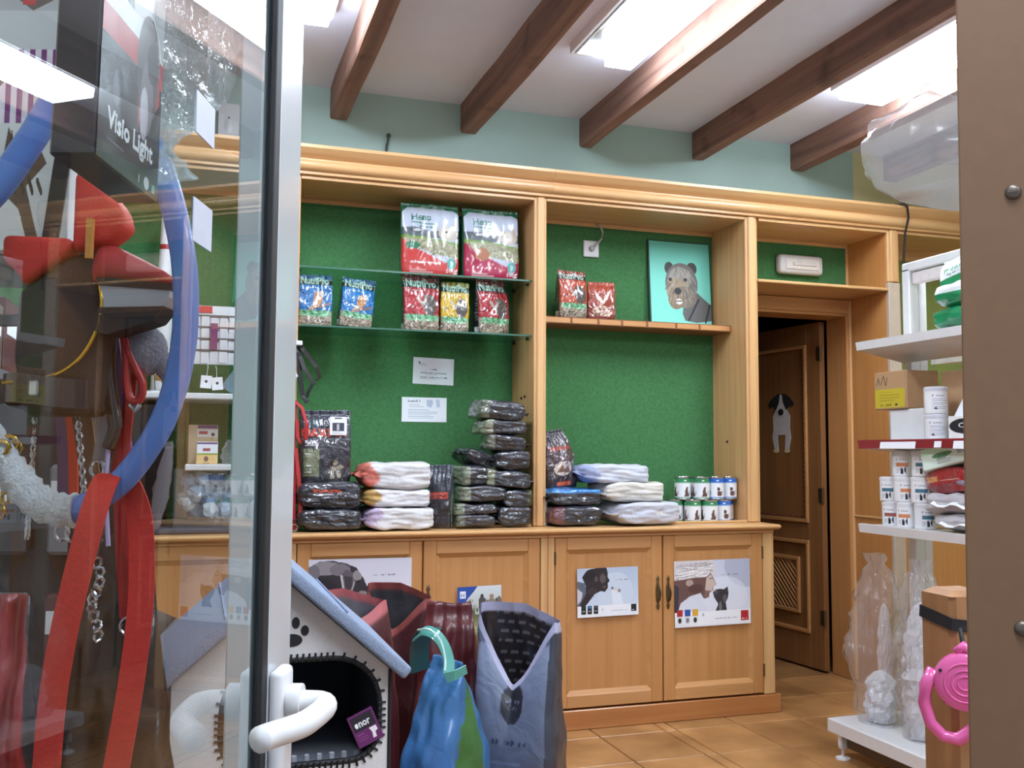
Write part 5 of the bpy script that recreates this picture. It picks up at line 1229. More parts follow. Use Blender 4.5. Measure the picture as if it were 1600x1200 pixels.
# near brown board on the right with its two screws
ra = math.radians(43.3)
t = thing('brown_board', 'tall flat brown board with two screws, close at the right edge', 'board', (math.sin(ra) * .935, math.cos(ra) * .935, 0), (0, math.radians(.55), -ra))
MB().box(-.012, .17, 0, .032, 0, 2.55, .0015).build('panel', M['jamb'], t)
for x, z in ((.031, 1.432), (.031, 1.055)):
    MB().lathe([(.0, -.0035), (.004, -.0035), (.0062, -.002), (.0068, 0)], 16, (x, 0, z), 'Y').box(x - .004, x + .004, -.0042, -.0034, z - .0007, z + .0007).build('screw', M['screw'], t, smooth='auto')
# ------------------------------------------------------------------ far-left cupboard, seen through the glass door
def white_board(x0, x1, z, lab, y0=4.06):
    t = thing('display_shelf', lab, 'shelf', (0, 0, 0), group='white display shelves behind the glass door')
    MB().box(x0, x1, y0, YB - .014, z - .025, z, .004).build('board', M['white'], t)
    for x in (x0 + .03, x1 - .05):
        MB().prism([(YB - .014, z - .026), (YB - .014, z - .09), (y0 + .12, z - .026)], 'X', x, x + .012).build('bracket', M['white'], t)
white_board(-.80, .350, 1.440, 'upper white display shelf holding two tan toy figures'); white_board(-.045, .350, 1.153, 'lower white display shelf holding two small cartons', 4.05)
tag(MB().box(-.82, .345, 4.045, YB - .014, ZT, ZT + .022, .006).build('counter_mat', mat('dark_grey_mat', (74, 76, 86), rough=.8, bump=.2, bscale=200)), 'dark grey mat lying on the worktop seen through the glass', 'mat')
TAN = mat('tan_plush', (206, 160, 96), rough=.9, bump=.3, bscale=200)
def blob(parts): 
    mb = MB()
    for (cx, cy, cz, rx, ry, rz_, rot) in parts:
        m_ = Matrix.Translation((cx, cy, cz)) @ Matrix.Rotation(rot, 4, 'Y') @ Matrix.Diagonal((rx, ry, rz_, 1))
        bmesh.ops.create_uvsphere(mb.bm, u_segments=16, v_segments=10, radius=1, matrix=m_)
    return mb
def toy(x, y, z, s, lab, tall):
    t = thing('toy_figure', lab, 'toy', (x, y, z), (0, 0, .2), group='tan toy figures on the white shelf')
    pts = [(0, 0, .0), (-.004, 0, .05), (.0, 0, .10), (.012, 0, .145), (.04, 0, .165)] if tall else [(-.02, 0, .03), (0, 0, .045), (.03, 0, .05), (.05, 0, .04)]
    if tall:
        MB().tube([Vector(p) * s for p in [(-.035, 0, .03), (-.037, 0, .07), (-.030, 0, .11), (-.010, 0, .14), (.02, 0, .15)]], [.012 * s, .014 * s, .02 * s, .03 * s, .03 * s], 14).lathe([(0, -.05 * s), (.018 * s, -.045 * s), (.032 * s, -.01 * s), (.03 * s, .02 * s), (.018 * s, .055 * s), (.012 * s, .068 * s), (0, .072 * s)], 16, (.015 * s, 0, .15 * s), 'X').build('body', TAN, t, smooth=True)
        MB().tube([(.02 * s, 0, .125 * s), (.03 * s, 0, .0)], .003, 6).build('stand', M['steel'], t)
        MB().lathe([(0, 0), (.03 * s, 0), (.03 * s, .006), (0, .006)], 20, (.02 * s, 0, 0), 'Z').build('stand_base', M['white'], t)
        MB().lathe([(0, -.004), (.005, 0), (0, .004)], 8, (.055 * s, -.021 * s, .16 * s), 'Y').build('eye', M['black'], t)
    else:
        MB().lathe([(0, -.05 * s), (.018 * s, -.04 * s), (.028 * s, -.01 * s), (.03 * s, .02 * s), (.02 * s, .05 * s), (0, .06 * s)], 16, (.01 * s, 0, .065 * s), 'X').lathe([(0, -.02 * s), (.02 * s, -.01 * s), (.022 * s, .015 * s), (0, .03 * s)], 14, (-.045 * s, 0, .075 * s), 'X').build('body', TAN, t, smooth=True)
        for lx in (-.022, .034):
            for ly in (-.012, .012): MB().tube([(lx * s, ly * s, .05 * s), (lx * s * 1.1, ly * s, 0)], .0035, 6).build('leg', M['steel'], t)
        MB().lathe([(0, -.003), (.004, 0), (0, .003)], 8, (-.055 * s, -.018 * s, .082 * s), 'Y').build('eye', M['black'], t)
toy(-.195, 4.10, 1.4405, 1.0, 'tall tan long-necked toy figure on a steel stand', True)
toy(-.118, 4.10, 1.4405, .85, 'low tan four-legged toy figure beside the tall one', False)
t = thing('white_cone', 'tall white cone with red bands standing behind the blue hoop', 'cone', (-.150, 4.30, 1.4405))
MB().lathe([(0, 0), (.055, 0), (.055, .01), (.045, .014), (.020, .76), (.012, .78), (0, .78)], 24).build('body', mat('cone_white', (226, 222, 222), rough=.5), t, smooth='auto')
MB().lathe([(.0352, .42), (.0355, .421), (.0346, .44), (.0343, .441)], 24).lathe([(.0256, .62), (.0258, .621), (.0252, .64), (.0249, .641)], 24).build('red_band', M['redleather'], t, 'red bands')
# rack of small cards
t = thing('card_rack', 'white rack of small hanging accessory cards with a red header', 'rack', (-.04, 4.16, 1.565))
MB().box(0, .38, .0, .012, .0, .245, .002).build('backboard', M['plasticwhite'], t)
MB().box(0, .085, -.004, 0, .215, .243).build('header', M['red'], t, 'red header strip')
CW = mat('card_white', (228, 226, 230), rough=.6)
cm = MB().box(-.0155, .0155, -.001, .001, -.046, 0, .001); bmesh.ops.recalc_face_normals(cm.bm, faces=cm.bm.faces); cme = bpy.data.meshes.new('card'); cm.bm.to_mesh(cme); cm.bm.free(); cme.materials.append(CW)
for r in range(4):
    for c in range(10):
        if r > 0 and c == 2 and r < 3: continue
        o = bpy.data.objects.new('card', cme); COL.objects.link(o); o.parent = t; o.location = (.022 + c * .0365, -.012 - .004 * (c % 2), .195 - r * .048 + .003 * math.sin(c * 2 + r)); o.rotation_euler = (.25, .04 * math.sin(c * 3 + r), 0)
MB().box(.080, .108, -.02, -.014, .06, .17).build('card', mat('purple_card', (120, 44, 92), rough=.5), t, 'purple card')
mb = MB()
for r in range(4): mb.box(.004, .376, -.016, -.010, .196 - r * .048, .202 - r * .048)
for r in range(4): MB().box(.004, .376, -.010, -.004, .198 - r * .048, .206 - r * .048).build('hook_rail', mat('dark_rail', (96, 84, 80), rough=.5), t)
mb.bm.free()
for x, z in ((.028, 1.49), (.072, 1.484)):
    q = thing('hang_card', 'small white hang-card with a black paw, ' + ('left' if x < .05 else 'right') + ' of two under the card rack', 'card', (x, 4.13, z), (0, .06 if x < .05 else -.1, 0))
    MB().box(-.022, .022, -.001, .001, -.026, .026, .001).build('card', CW, q)
    MB().lathe([(0, -.0005), (.006, 0), (0, .0005)], 10, (0, -.0012, .002), 'Y').build('paw', M['black'], q)
    MB().tube([(0, 0, .026), (.002, .004, .06), (0, .03, .075)], .0012, 5).build('loop', M['paper'], q)
t = thing('water_bottle', 'pale blue clear bottle tilted on the upper white shelf', 'bottle', (.115, 4.16, 1.456), (0, .62, 0))
MB().lathe([(0, 0), (.030, .0), (.036, .02), (.036, .10), (.028, .13), (.014, .15), (.014, .17), (0, .17)], 20).build('body', glassy('blue_clear', 1.5, (.75, .86, .96), haze=.35, hazecol=(.6, .75, .9)), t, smooth='auto')
MB().lathe([(.016, .165), (.016, .19), (0, .19)], 14).build('cap', M['plasticwhite'], t)
f1 = Canvas(70, 100, (214, 184, 150)); f1.rect(.32, 0, 1, .08, (110, 60, 120)); f1.rect(.30, .10, 1, .30, (226, 220, 220)); f1.rect(.36, .16, .66, .24, (190, 60, 70)); f1.ell(.84, .24, .07, .05, (60, 40, 36))
f2 = Canvas(70, 64, (232, 232, 236)); f2.rect(0, 0, 1, .10, (92, 62, 140)); f2.rect(.30, .28, .66, .42, (160, 70, 90)); f2.rect(0, .52, 1, .60, (150, 170, 60)); f2.rect(0, .60, 1, 1, (222, 184, 122)); f2.ell(.46, .78, .11, .13, (120, 84, 80)); f2.rect(.3, .96, .62, .98, (140, 110, 80))
tag(MB().box(-.345, -.115, 4.22, 4.40, ZT + .0225, 1.40, .004).build('black_case', M['blackgloss']), 'tall black case under the upper white shelf, behind the leads', 'case')
def small_carton(x, y, z, w, d, h, m, face, lab):
    q = thing('small_carton', lab, 'box', (x, y, z), (0, 0, .02), group='small cartons on the lower white shelf')
    MB().box(0, w, 0, d, 0, h, .0015).build('body', m, q); sheet('printed_face', w - .003, h - .003, face, q).location = (.0015, -.0006, .0015); MB().box(.01, w - .01, d * .45, d * .5, h, h + .0008).build('lid_flap', m, q)
small_carton(-.036, 4.20, 1.1535, .118, .06, .162, mat('cream_carton', (214, 184, 150), rough=.6), f1, 'taller cream carton with a purple top edge')
small_carton(-.002, 4.10, 1.1535, .083, .05, .090, mat('white_carton', (222, 214, 206), rough=.6), f2, 'short carton banded purple, white and yellow in front of the cream one')
q = clear_bag('treat_bag', 'small clear bag with grey contents at the right end of the lower white shelf', (.130, 4.14, 1.1535), .09, .07, .10, 31)
t = thing('clear_tub', 'long clear plastic tub full of crinkled wrappers on the worktop', 'tub', (-.085, 4.08, ZT + .0225))
MB().box(0, .40, 0, .20, 0, .004).box(0, .004, 0, .20, .004, .235).box(.396, .40, 0, .20, .004, .235).box(.004, .396, 0, .004, .004, .235).box(.004, .396, .196, .20, .004, .235).build('wall', M['tankplastic'], t)
rnd = random.Random(5)
wm = [mat('wrapper_%s' % n_, c, rough=.25, coat=.6, bump=.6, bscale=60) for n_, c in (('white', (226, 232, 236)), ('blue', (168, 190, 214)), ('grey', (170, 172, 178)))]
base_me = []
for m_ in wm:
    mb = MB(); bmesh.ops.create_icosphere(mb.bm, subdivisions=2, radius=.03)
    for v in mb.bm.verts: v.co *= 1 + .5 * noise.noise(v.co * 60 + Vector((len(base_me) * 9, 0, 0)))
    me = bpy.data.meshes.new('wrapper'); mb.bm.to_mesh(me); mb.bm.free(); me.materials.append(m_); base_me.append(me)
for k in range(60):
    o = bpy.data.objects.new('wrapped_treat', rnd.choice(base_me)); COL.objects.link(o); o.parent = t
    o.location = (rnd.uniform(.04, .36), rnd.uniform(.04, .16), .036 + rnd.uniform(0, .16)); o.rotation_euler = (rnd.uniform(0, 6), rnd.uniform(0, 6), rnd.uniform(0, 6))
t = thing('film_sleeve', 'narrow crumpled clear sleeve standing against the clear tub', 'bag', (-.140, 4.045, ZT + .0225))
V = []; n = 8; nz = 24
for j in range(nz):
    tt = j / (nz - 1); w = .014 + .018 * math.sin(math.pi * min(1, tt * 1.02)) ** .7
    for i in range(n):
        a = 2 * math.pi * i / n
        V.append((.045 * tt - .01 + w * math.cos(a) + .008 * noise.noise(Vector((tt * 9, i, 0))), .012 * math.sin(a), tt * .325))
me = bpy.data.meshes.new('sleeve'); me.from_pydata(V, [], grid_faces(n, nz, wrap=True).tolist()); link('sleeve', me, glassy('mauve_film', 1.5, (.62, .56, .60), haze=.3, hazecol=(.75, .70, .74), rough=.1), t, smooth=True)
MB().ribbon([(.036, 0, .318), (.034, .002, .33), (.03, 0, .342)], .035, .003, (1, 0, 0)).build('fold', M['film'], t)

# grey wall shelving on the left wall
t = thing('wall_rack', 'grey metal shelving along the left wall, dimly seen behind the leads', 'rack')
GM = mat('grey_rack', (92, 94, 100), rough=.5)
for z in (.35, .72, 1.06, 1.42, 1.80): MB().box(-.89, -.50, 1.9, 3.7, z - .03, z, .003).build('shelf', GM, t)
for y in (1.9, 3.66):
    for x in (-.885, -.545): MB().box(x, x + .035, y, y + .035, 0, 2.1, .002).build('upright', GM, t)
rnd = random.Random(9); pal = [(58, 56, 64), (84, 40, 44), (46, 62, 92), (120, 116, 120), (70, 66, 60), (96, 84, 70), (40, 70, 58)]
DESC = ['charcoal', 'dark red', 'navy', 'grey', 'taupe', 'brown', 'dark green']; TIER = {.35: 'lowest', .72: 'second', 1.06: 'third', 1.42: 'fourth'}
ORD = ['first', 'second', 'third', 'fourth', 'fifth', 'sixth', 'seventh']
for z in TIER:
    y = 2.0; i = 0
    while y < 3.4 and i < 6:
        w = rnd.uniform(.16, .24); h = rnd.uniform(.16, .27); ci = rnd.randrange(7)
        q = thing('product_box', "%s box, %s from the near end on the grey rack's %s tier" % (DESC[ci], ORD[i], TIER[z]), 'box', (-.70, y + w / 2, z + .0005), (0, 0, 0), group='boxes on the grey wall rack')
        MB().box(-.14, .15, -w / 2, w / 2, 0, h, .003).build('body', mat('box_' + DESC[ci].replace(' ', '_'), pal[ci], rough=.5), q)
        MB().box(.1502, .1512, -w * .35, w * .35, h * .55, h * .8).build('front_label', M['paper'], q)
        y += w + .03; i += 1

# ------------------------------------------------------------------ hanging display right behind the glass leaf
RK = Matrix.Translation((-.155, 1.24, 0)) @ Matrix.Rotation(math.radians(-18.1), 4, 'Z')
def rk(name, label, cat, group=None):
    t = thing(name, label, cat, (-.155, 1.24, 0), (0, 0, math.radians(-18.1)), group); return t
def smooth_path(P, k=4):
    P = [Vector(p) for p in P]; out = []
    for i in range(len(P) - 1):
        a, b, c, d = P[max(i - 1, 0)], P[i], P[i + 1], P[min(i + 2, len(P) - 1)]
        for j in range(k):
            t_ = j / k
            out.append(.5 * ((2 * b) + (c - a) * t_ + (2 * a - 5 * b + 4 * c - d) * t_ ** 2 + (3 * b - a - 3 * c + d) * t_ ** 3))
    return out + [P[-1]]
t = rk('hanging_display', 'dark hanging display of grey packs behind the leads', 'display')
MB().box(-.62, -.075, .40, .412, .04, 1.30, .003).build('board', mat('dark_board', (40, 38, 42), rough=.7), t)
for x in (-.60, -.11): MB().box(x, x + .025, .412, .47, .0, 1.32, .003).build('post', M['black'], t)
rnd = random.Random(77); HP = [mat('hang_pack_%s' % n_, c, rough=.3, coat=.5) for n_, c in (('grey', (120, 124, 134)), ('dark', (58, 60, 70)), ('wine', (84, 34, 40)), ('silver', (168, 172, 180)))]
for r in range(5):
    for c in range(5):
        w_ = rnd.uniform(.06, .085); x = -.55 + c * .098; z = 1.18 - r * .20
        q = MB().box(x - w_ / 2, x + w_ / 2, .372, .399, z - .14, z, .006).build('hang_pack', rnd.choice(HP), t)
        MB().box(x - w_ * .4, x + w_ * .4, .3705, .372, z - .06, z - .025).build('pack_label', M['paper'], q)
t = rk('lead_stand', 'black metal stand the dog leads hang from', 'stand')
MB().box(-.10, -.07, .25, .28, 0, 2.2, .003).build('pole', M['black'], t); MB().box(-.22, .05, .225, .385, 0, .02, .004).build('base', M['black'], t)
MB().box(-.20, .035, .176, .188, 1.372, 1.388, .002).box(-.09, -.078, .188, .25, 1.374, 1.386).build('rail', M['black'], t)
for k in range(7): MB().tube([(-.10 + k * .021, .176, 1.378), (-.10 + k * .021, .12, 1.376), (-.10 + k * .021, .11, 1.386)], .0025, 6).build('peg', M['steel'], t)

BLUE = mat('blue_hoop', (84, 124, 200), rough=.45, var=.08, scale=25, coat=.2)
t = rk('blue_hoop', 'large blue plastic hoop with a white furry wrap, hanging behind the glass', 'hoop')
hoop = smooth_path([(-.150, .01, 1.36), (-.130, .004, 1.44), (-.108, .0, 1.485), (-.082, -.001, 1.518), (-.059, -.003, 1.552), (-.036, -.006, 1.587), (-.012, -.009, 1.628), (.002, -.011, 1.650)])
MB().tube(hoop, .0165, 14).build('hoop_arm', BLUE, t, smooth=True)
hoop2 = smooth_path([(.085, -.006, 1.592), (.096, -.005, 1.572), (.111, -.002, 1.54), (.127, .002, 1.488), (.138, .005, 1.435), (.142, .009, 1.381), (.139, .013, 1.328), (.128, .017, 1.274), (.108, .021, 1.224), (.077, .024, 1.178), (.047, .026, 1.15), (.006, .028, 1.128)])
MB().tube(hoop2, .0150, 14).build('hoop_arm', BLUE, t, smooth=True)
fur = smooth_path([(.012, .028, 1.130), (-.018, .028, 1.132), (-.042, .027, 1.147), (-.061, .025, 1.17), (-.080, .023, 1.193), (-.111, .02, 1.242), (-.14, .014, 1.31), (-.15, .011, 1.355)], 6)
MB().tube(fur, [.020 + .002 * math.sin(i * 1.9) for i in range(len(fur))], 16).build('furry_wrap', mat('white_fur', (214, 216, 220), rough=.95, bump=.9, bscale=260), t, 'white furry wrap', True)
MB().tube([(.004, -.011, 1.646), (.010, -.012, 1.668), (.012, -.013, 1.685)], [.0185, .020, .017], 14).build('end_cap', M['black'], t, 'black end cap', True)
MB().ribbon(smooth_path([(.008, -.013, 1.683), (.012, -.015, 1.709), (.020, -.018, 1.755), (.028, -.021, 1.801), (.05, -.02, 2.2), (.06, -.02, CEIL - .15)]), .026, .003, (1, 0, 0)).build('hanging_strap', M['black'], t)
t = rk('gold_collar', 'gold chain collar looped over the white furry wrap', 'collar')
GOLD = mat('gold_chain', (200, 160, 60), rough=.25, metal=1.0)
for k in range(12):
    a = 2 * math.pi * k / 12
    MB().tube([Vector((-.070, .024, 1.178)) + Vector((.010 * math.cos(b_) * math.sin(a) + .030 * math.sin(a) * .35 - .010, .030 * math.cos(a), -.012 + .045 * math.sin(a) + .008 * math.sin(b_))) for b_ in np.linspace(0, 6.28, 9)[:-1]], .003, 6, True).build('link', GOLD, t, smooth=True)

# red strap thrown over the hoop
t = rk('red_strap', 'wide red strap thrown over the blue hoop, both ends hanging down', 'strap')
rs = smooth_path([(.004, -.018, .70), (.011, -.021, .838), (.016, -.024, .917), (.026, -.026, .989), (.039, -.024, 1.061), (.050, -.016, 1.126), (.054, .000, 1.160), (.056, .014, 1.172), (.058, .030, 1.172), (.066, .045, 1.160), (.078, .053, 1.120), (.084, .050, 1.06), (.085, .045, 1.0), (.079, .040, .92), (.066, .036, .82), (.05, .03, .70)], 5)
MB().ribbon(rs, .030, .003, (1, .1, 0)).build('webbing', M['red'], t, smooth='auto')

def hang(name, lab, cat, pts, w, th, m, top=True, side=(1, 0, 0), grp='leads hanging on the black stand'):
    t = rk(name, lab, cat, grp)
    pts = [Vector(p) for p in pts]
    if top: pts = [Vector((pts[0].x, .165, 1.378)), Vector((pts[0].x, .150, 1.384))] + pts
    MB().ribbon(smooth_path(pts), w, th, side).build('strap', m, t)
    p = pts[-1]
    MB().tube([p + Vector((.009 * math.cos(a), -.001, -.010 + .011 * math.sin(a))) for a in np.linspace(0, 6.28, 13)[:-1]], .0025, 6, True).build('clip', M['steel'], t)
    return t
hang('dog_lead', 'broad brown leather lead hanging behind the blue hoop', 'lead', [(-.059, .146, 1.361), (-.043, .152, 1.257), (-.028, .158, 1.154), (-.016, .16, 1.067)], .026, .004, mat('brown_leather', (98, 70, 54), rough=.45))
hang('dog_lead', 'orange-red flat lead at the left of the bunch', 'lead', [(-.073, .170, 1.30), (-.063, .176, 1.205), (-.060, .18, 1.10)], .012, .003, mat('orange_webbing', (214, 62, 36), rough=.5), False)
hang('dog_lead', 'purple lead with a black grip hanging in the bunch', 'lead', [(.006, .134, 1.361), (.013, .132, 1.318), (.023, .134, 1.24), (.032, .136, 1.18), (.042, .138, 1.09), (.046, .14, 1.0)], .010, .004, mat('purple_webbing', (124, 100, 176), rough=.45))
hang('dog_lead', 'dark violet lead at the far left of the bunch', 'lead', [(-.090, .19, 1.30), (-.084, .196, 1.188), (-.084, .2, 1.10)], .016, .004, mat('violet_webbing', (78, 60, 104), rough=.5), False)
hang('dog_lead', 'long dark red leather lead hanging right of the brown one', 'lead', [(-.004, .128, 1.359), (.003, .128, 1.291), (.013, .132, 1.223), (.021, .134, 1.155), (.026, .138, 1.07), (.033, .142, .984)], .020, .004, M['redleather'])
hang('dog_lead', 'narrow dark red lead at the right edge of the bunch', 'lead', [(.030, .124, 1.355), (.034, .126, 1.30), (.026, .13, 1.20), (.030, .134, 1.10), (.045, .138, 1.02), (.055, .14, .963)], .013, .004, M['redleather'])
t = rk('looped_lead', 'rolled red lead tied in a loop, right of the purple lead', 'lead', 'leads hanging on the black stand')
MB().tube(smooth_path([(.020, .11, 1.378), (.030, .108, 1.345), (.044, .108, 1.312), (.055, .108, 1.288), (.052, .108, 1.268), (.040, .108, 1.268), (.034, .108, 1.29), (.032, .108, 1.33), (.024, .112, 1.372)]), .0055, 8).build('cord', M['redleather'], t, smooth=True)
MB().tube([(.052, .108, 1.262), (.046, .108, 1.255), (.040, .108, 1.262)], .004, 6).build('clip', M['steel'], t)
hang('grip_lead', 'grey lead curving across the chain lead', 'lead', [(-.031, .118, 1.34), (-.020, .116, 1.30), (-.004, .116, 1.26), (.002, .118, 1.223), (-.004, .12, 1.188)], .015, .004, mat('grey_webbing', (112, 112, 116), rough=.5))
t = rk('black_grip', 'short black handle grip hanging among the leads', 'lead', 'leads hanging on the black stand')
MB().tube(smooth_path([(.008, .112, 1.375), (.008, .11, 1.34), (.010, .11, 1.30), (.018, .11, 1.257), (.022, .11, 1.236), (.012, .112, 1.205)]), [.004, .009, .010, .010, .009, .008] + [.007] * 15 if False else .0085, 10).build('grip', M['blackgloss'], t, smooth=True)
MB().tube([(.012, .112, 1.205), (.010, .112, 1.15), (.016, .113, 1.08)], .003, 6).build('cord', mat('lilac_cord', (170, 160, 200), rough=.4), t)
def chain_lead(lab, pts, r, n):
    t = rk('chain_lead', lab, 'lead', 'leads hanging on the black stand')
    P = smooth_path(pts, 12); step = (len(P) - 1) / n
    mb = MB().tube([(math.cos(a) * r * .55, 0, math.sin(a) * r) for a in np.linspace(0, 6.28, 11)[:-1]], r * .30, 6, True)
    bmesh.ops.recalc_face_normals(mb.bm, faces=mb.bm.faces)
    me = bpy.data.meshes.new('link'); mb.bm.to_mesh(me); mb.bm.free(); me.materials.append(M['steel'])
    for k in range(n + 1):
        o = bpy.data.objects.new('link', me); COL.objects.link(o); o.parent = t; o.location = P[int(k * step)]; o.rotation_euler = (0, .1, (k % 2) * 1.45 + .3)
chain_lead('twisted steel chain lead hanging beside the brown leather lead', [(-.030, .10, 1.37), (-.033, .105, 1.292), (-.026, .107, 1.24), (-.017, .11, 1.154), (-.010, .11, 1.10)], .0055, 46)
chain_lead('fine steel chain lead left of the brown leather lead', [(-.087, .12, 1.36), (-.090, .122, 1.205), (-.093, .124, 1.144), (-.095, .126, 1.091)], .0045, 52)
t = rk('chain_collar', 'short chrome chain hanging low before the dark sack', 'lead', None)
for k in range(9): MB().tube([Vector((.012 + .004 * math.sin(k), .09, 1.06 - k * .011)) + Vector((math.cos(a) * .005, .003 * math.sin(a * 2 + k), math.sin(a) * .008)) for a in np.linspace(0, 6.28, 9)[:-1]], .0022, 5, True).build('link', M['steel'], t)
MB().tube([(.012, .09, 1.065), (.01, .13, 1.2), (.008, .165, 1.374)], .0015, 5).build('cord', M['black'], t)

# red, black and grey padded harness
t = rk('padded_harness', 'padded red and black dog harness with a grey band, inside the blue hoop', 'harness')
RP = mat('red_padding', (196, 40, 36), rough=.6, bump=.15, bscale=300); BP = mat('black_padding', (34, 28, 28), rough=.65, bump=.15, bscale=300); GP = mat('grey_reflective', (160, 162, 168), rough=.4)
def padded(name, poly, y0, y1, m, bev=.009, label=None):
    mb = MB().prism(poly, 'Y', y0, y1); bmesh.ops.recalc_face_normals(mb.bm, faces=mb.bm.faces)
    bmesh.ops.bevel(mb.bm, geom=mb.bm.edges[:], offset=bev, segments=3, affect='EDGES', profile=.5, clamp_overlap=True)
    return mb.build(name, m, t, label, 'auto')
padded('back_panel', [(-.023, 1.555), (.000, 1.545), (.022, 1.528), (.040, 1.506), (.046, 1.482), (.022, 1.462), (-.023, 1.452)], .060, .100, RP, label='red quilted panel')
padded('shoulder_panel', [(-.112, 1.474), (-.070, 1.472), (-.024, 1.470), (-.024, 1.452), (-.055, 1.432), (-.085, 1.408), (-.092, 1.425), (-.112, 1.440)], .062, .100, RP, label='red quilted panel')
padded('chest_panel', [(-.095, 1.405), (-.060, 1.428), (-.028, 1.452), (.012, 1.452), (.018, 1.40), (.016, 1.33), (.010, 1.245), (-.085, 1.245), (-.098, 1.32)], .070, .130, BP, .014)
MB().lathe([(0, -.012), (.026, -.008), (.027, .004), (.020, .034), (.010, .072), (.004, .086), (0, .088)], 20, (.016, .080, 1.437), 'X', .9, 1.0).xf(Matrix.Translation((.016, .08, 1.437)) @ Matrix.Rotation(.22, 4, 'Y') @ Matrix.Translation((-.016, -.08, -1.437))).build('neck_pad', mat('dull_red_padding', (176, 50, 52), rough=.6), t, 'dull red pad', True)
MB().prism([(.016, 1.408), (.104, 1.402), (.103, 1.394), (.094, 1.382), (.018, 1.380)], 'Y', .058, .100).build('reflective_band', GP, t, 'grey reflective band')
MB().prism([(.012, 1.418), (.108, 1.410), (.104, 1.402), (.014, 1.408)], 'Y', .056, .102).prism([(.016, 1.380), (.098, 1.382), (.084, 1.364), (.028, 1.346), (.008, 1.352)], 'Y', .056, .104).build('edge_binding', BP, t)
MB().tube(smooth_path([(.016, .060, 1.408), (.020, .058, 1.38), (.012, .058, 1.345), (-.010, .058, 1.312), (-.045, .058, 1.292), (-.10, .058, 1.285)]), .0022, 6).build('piping', GOLD, t, 'thin golden piping')
cl = [(-.052 + .062 * math.cos(a), .100 + .05 * math.sin(a), 1.276 + .004 * math.sin(a * 2)) for a in np.linspace(0, 2 * math.pi, 25)]
MB().ribbon(cl, .036, .004, (0, 0, 1)).build('belly_strap', M['blackgloss'], t, 'glossy black strap', 'auto')
MB().box(-.060, -.048, .042, .050, 1.268, 1.288, .002).build('buckle', M['steel'], t)
MB().ribbon([(-.075, .11, 1.46), (-.085, .16, 1.6), (-.085, .24, 1.75)], .022, .003, (1, 0, 0)).build('hanging_loop', BP, t)
MB().box(.002, .010, .045, .052, 1.44, 1.49).build('tag_strip', mat('ochre_strip', (190, 130, 60), rough=.6), t, 'narrow ochre strip')

# grey plush under the harness
pl = rk('grey_plush', 'small grey plush toy hanging under the harness', 'toy')
blob([(.050, .125, 1.332, .030, .022, .034, .2), (.046, .118, 1.372, .024, .020, .018, 0), (.030, .118, 1.388, .008, .006, .012, .4), (.062, .118, 1.388, .008, .006, .012, -.4), (.075, .125, 1.315, .014, .010, .030, -.5)]).build('body', mat('grey_fur', (134, 130, 140), rough=.95, bump=.6, bscale=220), pl, smooth=True)
MB().tube([(.046, .12, 1.39), (.030, .15, 1.40), (.0, .17, 1.40), (-.03, .18, 1.388)], .002, 6).build('cord', M['black'], pl)

# boxed dog light, square to the door leaf and just behind its glass, with its crumpled bag
DR = Matrix.Translation((-.2371, .0793, 0)) @ Matrix.Rotation(math.radians(71.5), 4, 'Z')
t = rk('packaged_light', 'black boxed dog light with white lettering, hanging behind the glass', 'box')
bw, bh = .118, .185
t.matrix_world = DR @ Matrix.Translation((.668, .052, 1.411)) @ Matrix.Rotation(math.radians(2), 4, 'Y')
cv = Canvas(236, 370, (44, 42, 50)); cv.grade(0, .3, 1, .85, (58, 55, 64), (44, 42, 50)); cv.rect(0, 0, 1, .38, (206, 204, 206)); cv.rect(0, .36, 1, .48, (178, 46, 54)); cv.poly([(.30, 0), (.72, 0), (.62, .16), (.42, .18)], (186, 120, 116))
cv.ell(.24, .62, .13, .14, (70, 70, 82)); cv.ell(.25, .66, .06, .08, (100, 100, 112)); cv.ell(.75, .44, .20, .24, (92, 86, 92)); cv.ell(.74, .58, .11, .17, (120, 108, 116)); cv.ell(.70, .66, .07, .12, (176, 164, 176)); cv.poly([(.60, .56), (.63, .70), (.60, .76)], (176, 60, 54)); cv.poly([(.93, .40), (.96, .56), (.90, .6)], (180, 64, 58)); cv.ell(.82, .40, .10, .10, (64, 60, 66)); cv.rect(.35, .20, .46, .26, (120, 120, 126))
cv.text('Visio Light', .14, .875, .74, (228, 228, 232), 1.05, bold=.8); cv.greek(.16, .80, .34, 2, .022, (110, 110, 118), .007) if False else cv.greek(.14, .895, .40, 1, .022, (110, 110, 118), .007); cv.rect(0, .92, 1, 1, (62, 74, 70)); cv.ell(.80, .955, .045, .028, (214, 216, 220)); cv.rect(.90, .94, .95, .975, (110, 170, 180)); cv.rect(.66, .94, .675, .975, (200, 200, 204))
MB().box(0, bw, .001, .034, 0, bh, .002).build('carton', mat('black_carton', (44, 42, 48), rough=.3), t)
sheet('printed_face', bw - .002, bh - .002, cv, t, m=M['print_gloss']).location = (.001, .001, .001)
MB().box(bw * .35, bw * .65, .014, .0155, bh, bh + .03).build('hang_tab', M['paper'], t); MB().tube([(bw / 2, .015, bh + .02), (bw / 2, .015, CEIL - 1.42)], .0012, 6).build('string', M['paper'], t)
q = rk('crumpled_bag', 'crumpled clear plastic bag with a twisted end beside the boxed light', 'bag')
q.matrix_world = DR
n = 44; nz = 60; V = []
axis = smooth_path([(.885, .06, 1.80), (.880, .06, 1.72), (.872, .06, 1.65), (.868, .06, 1.60), (.862, .06, 1.555), (.848, .06, 1.515), (.832, .06, 1.482), (.824, .06, 1.467), (.828, .06, 1.452), (.836, .06, 1.440)], 7)
rad = [.085, .105, .118, .118, .098, .058, .020, .006, .026, .052]
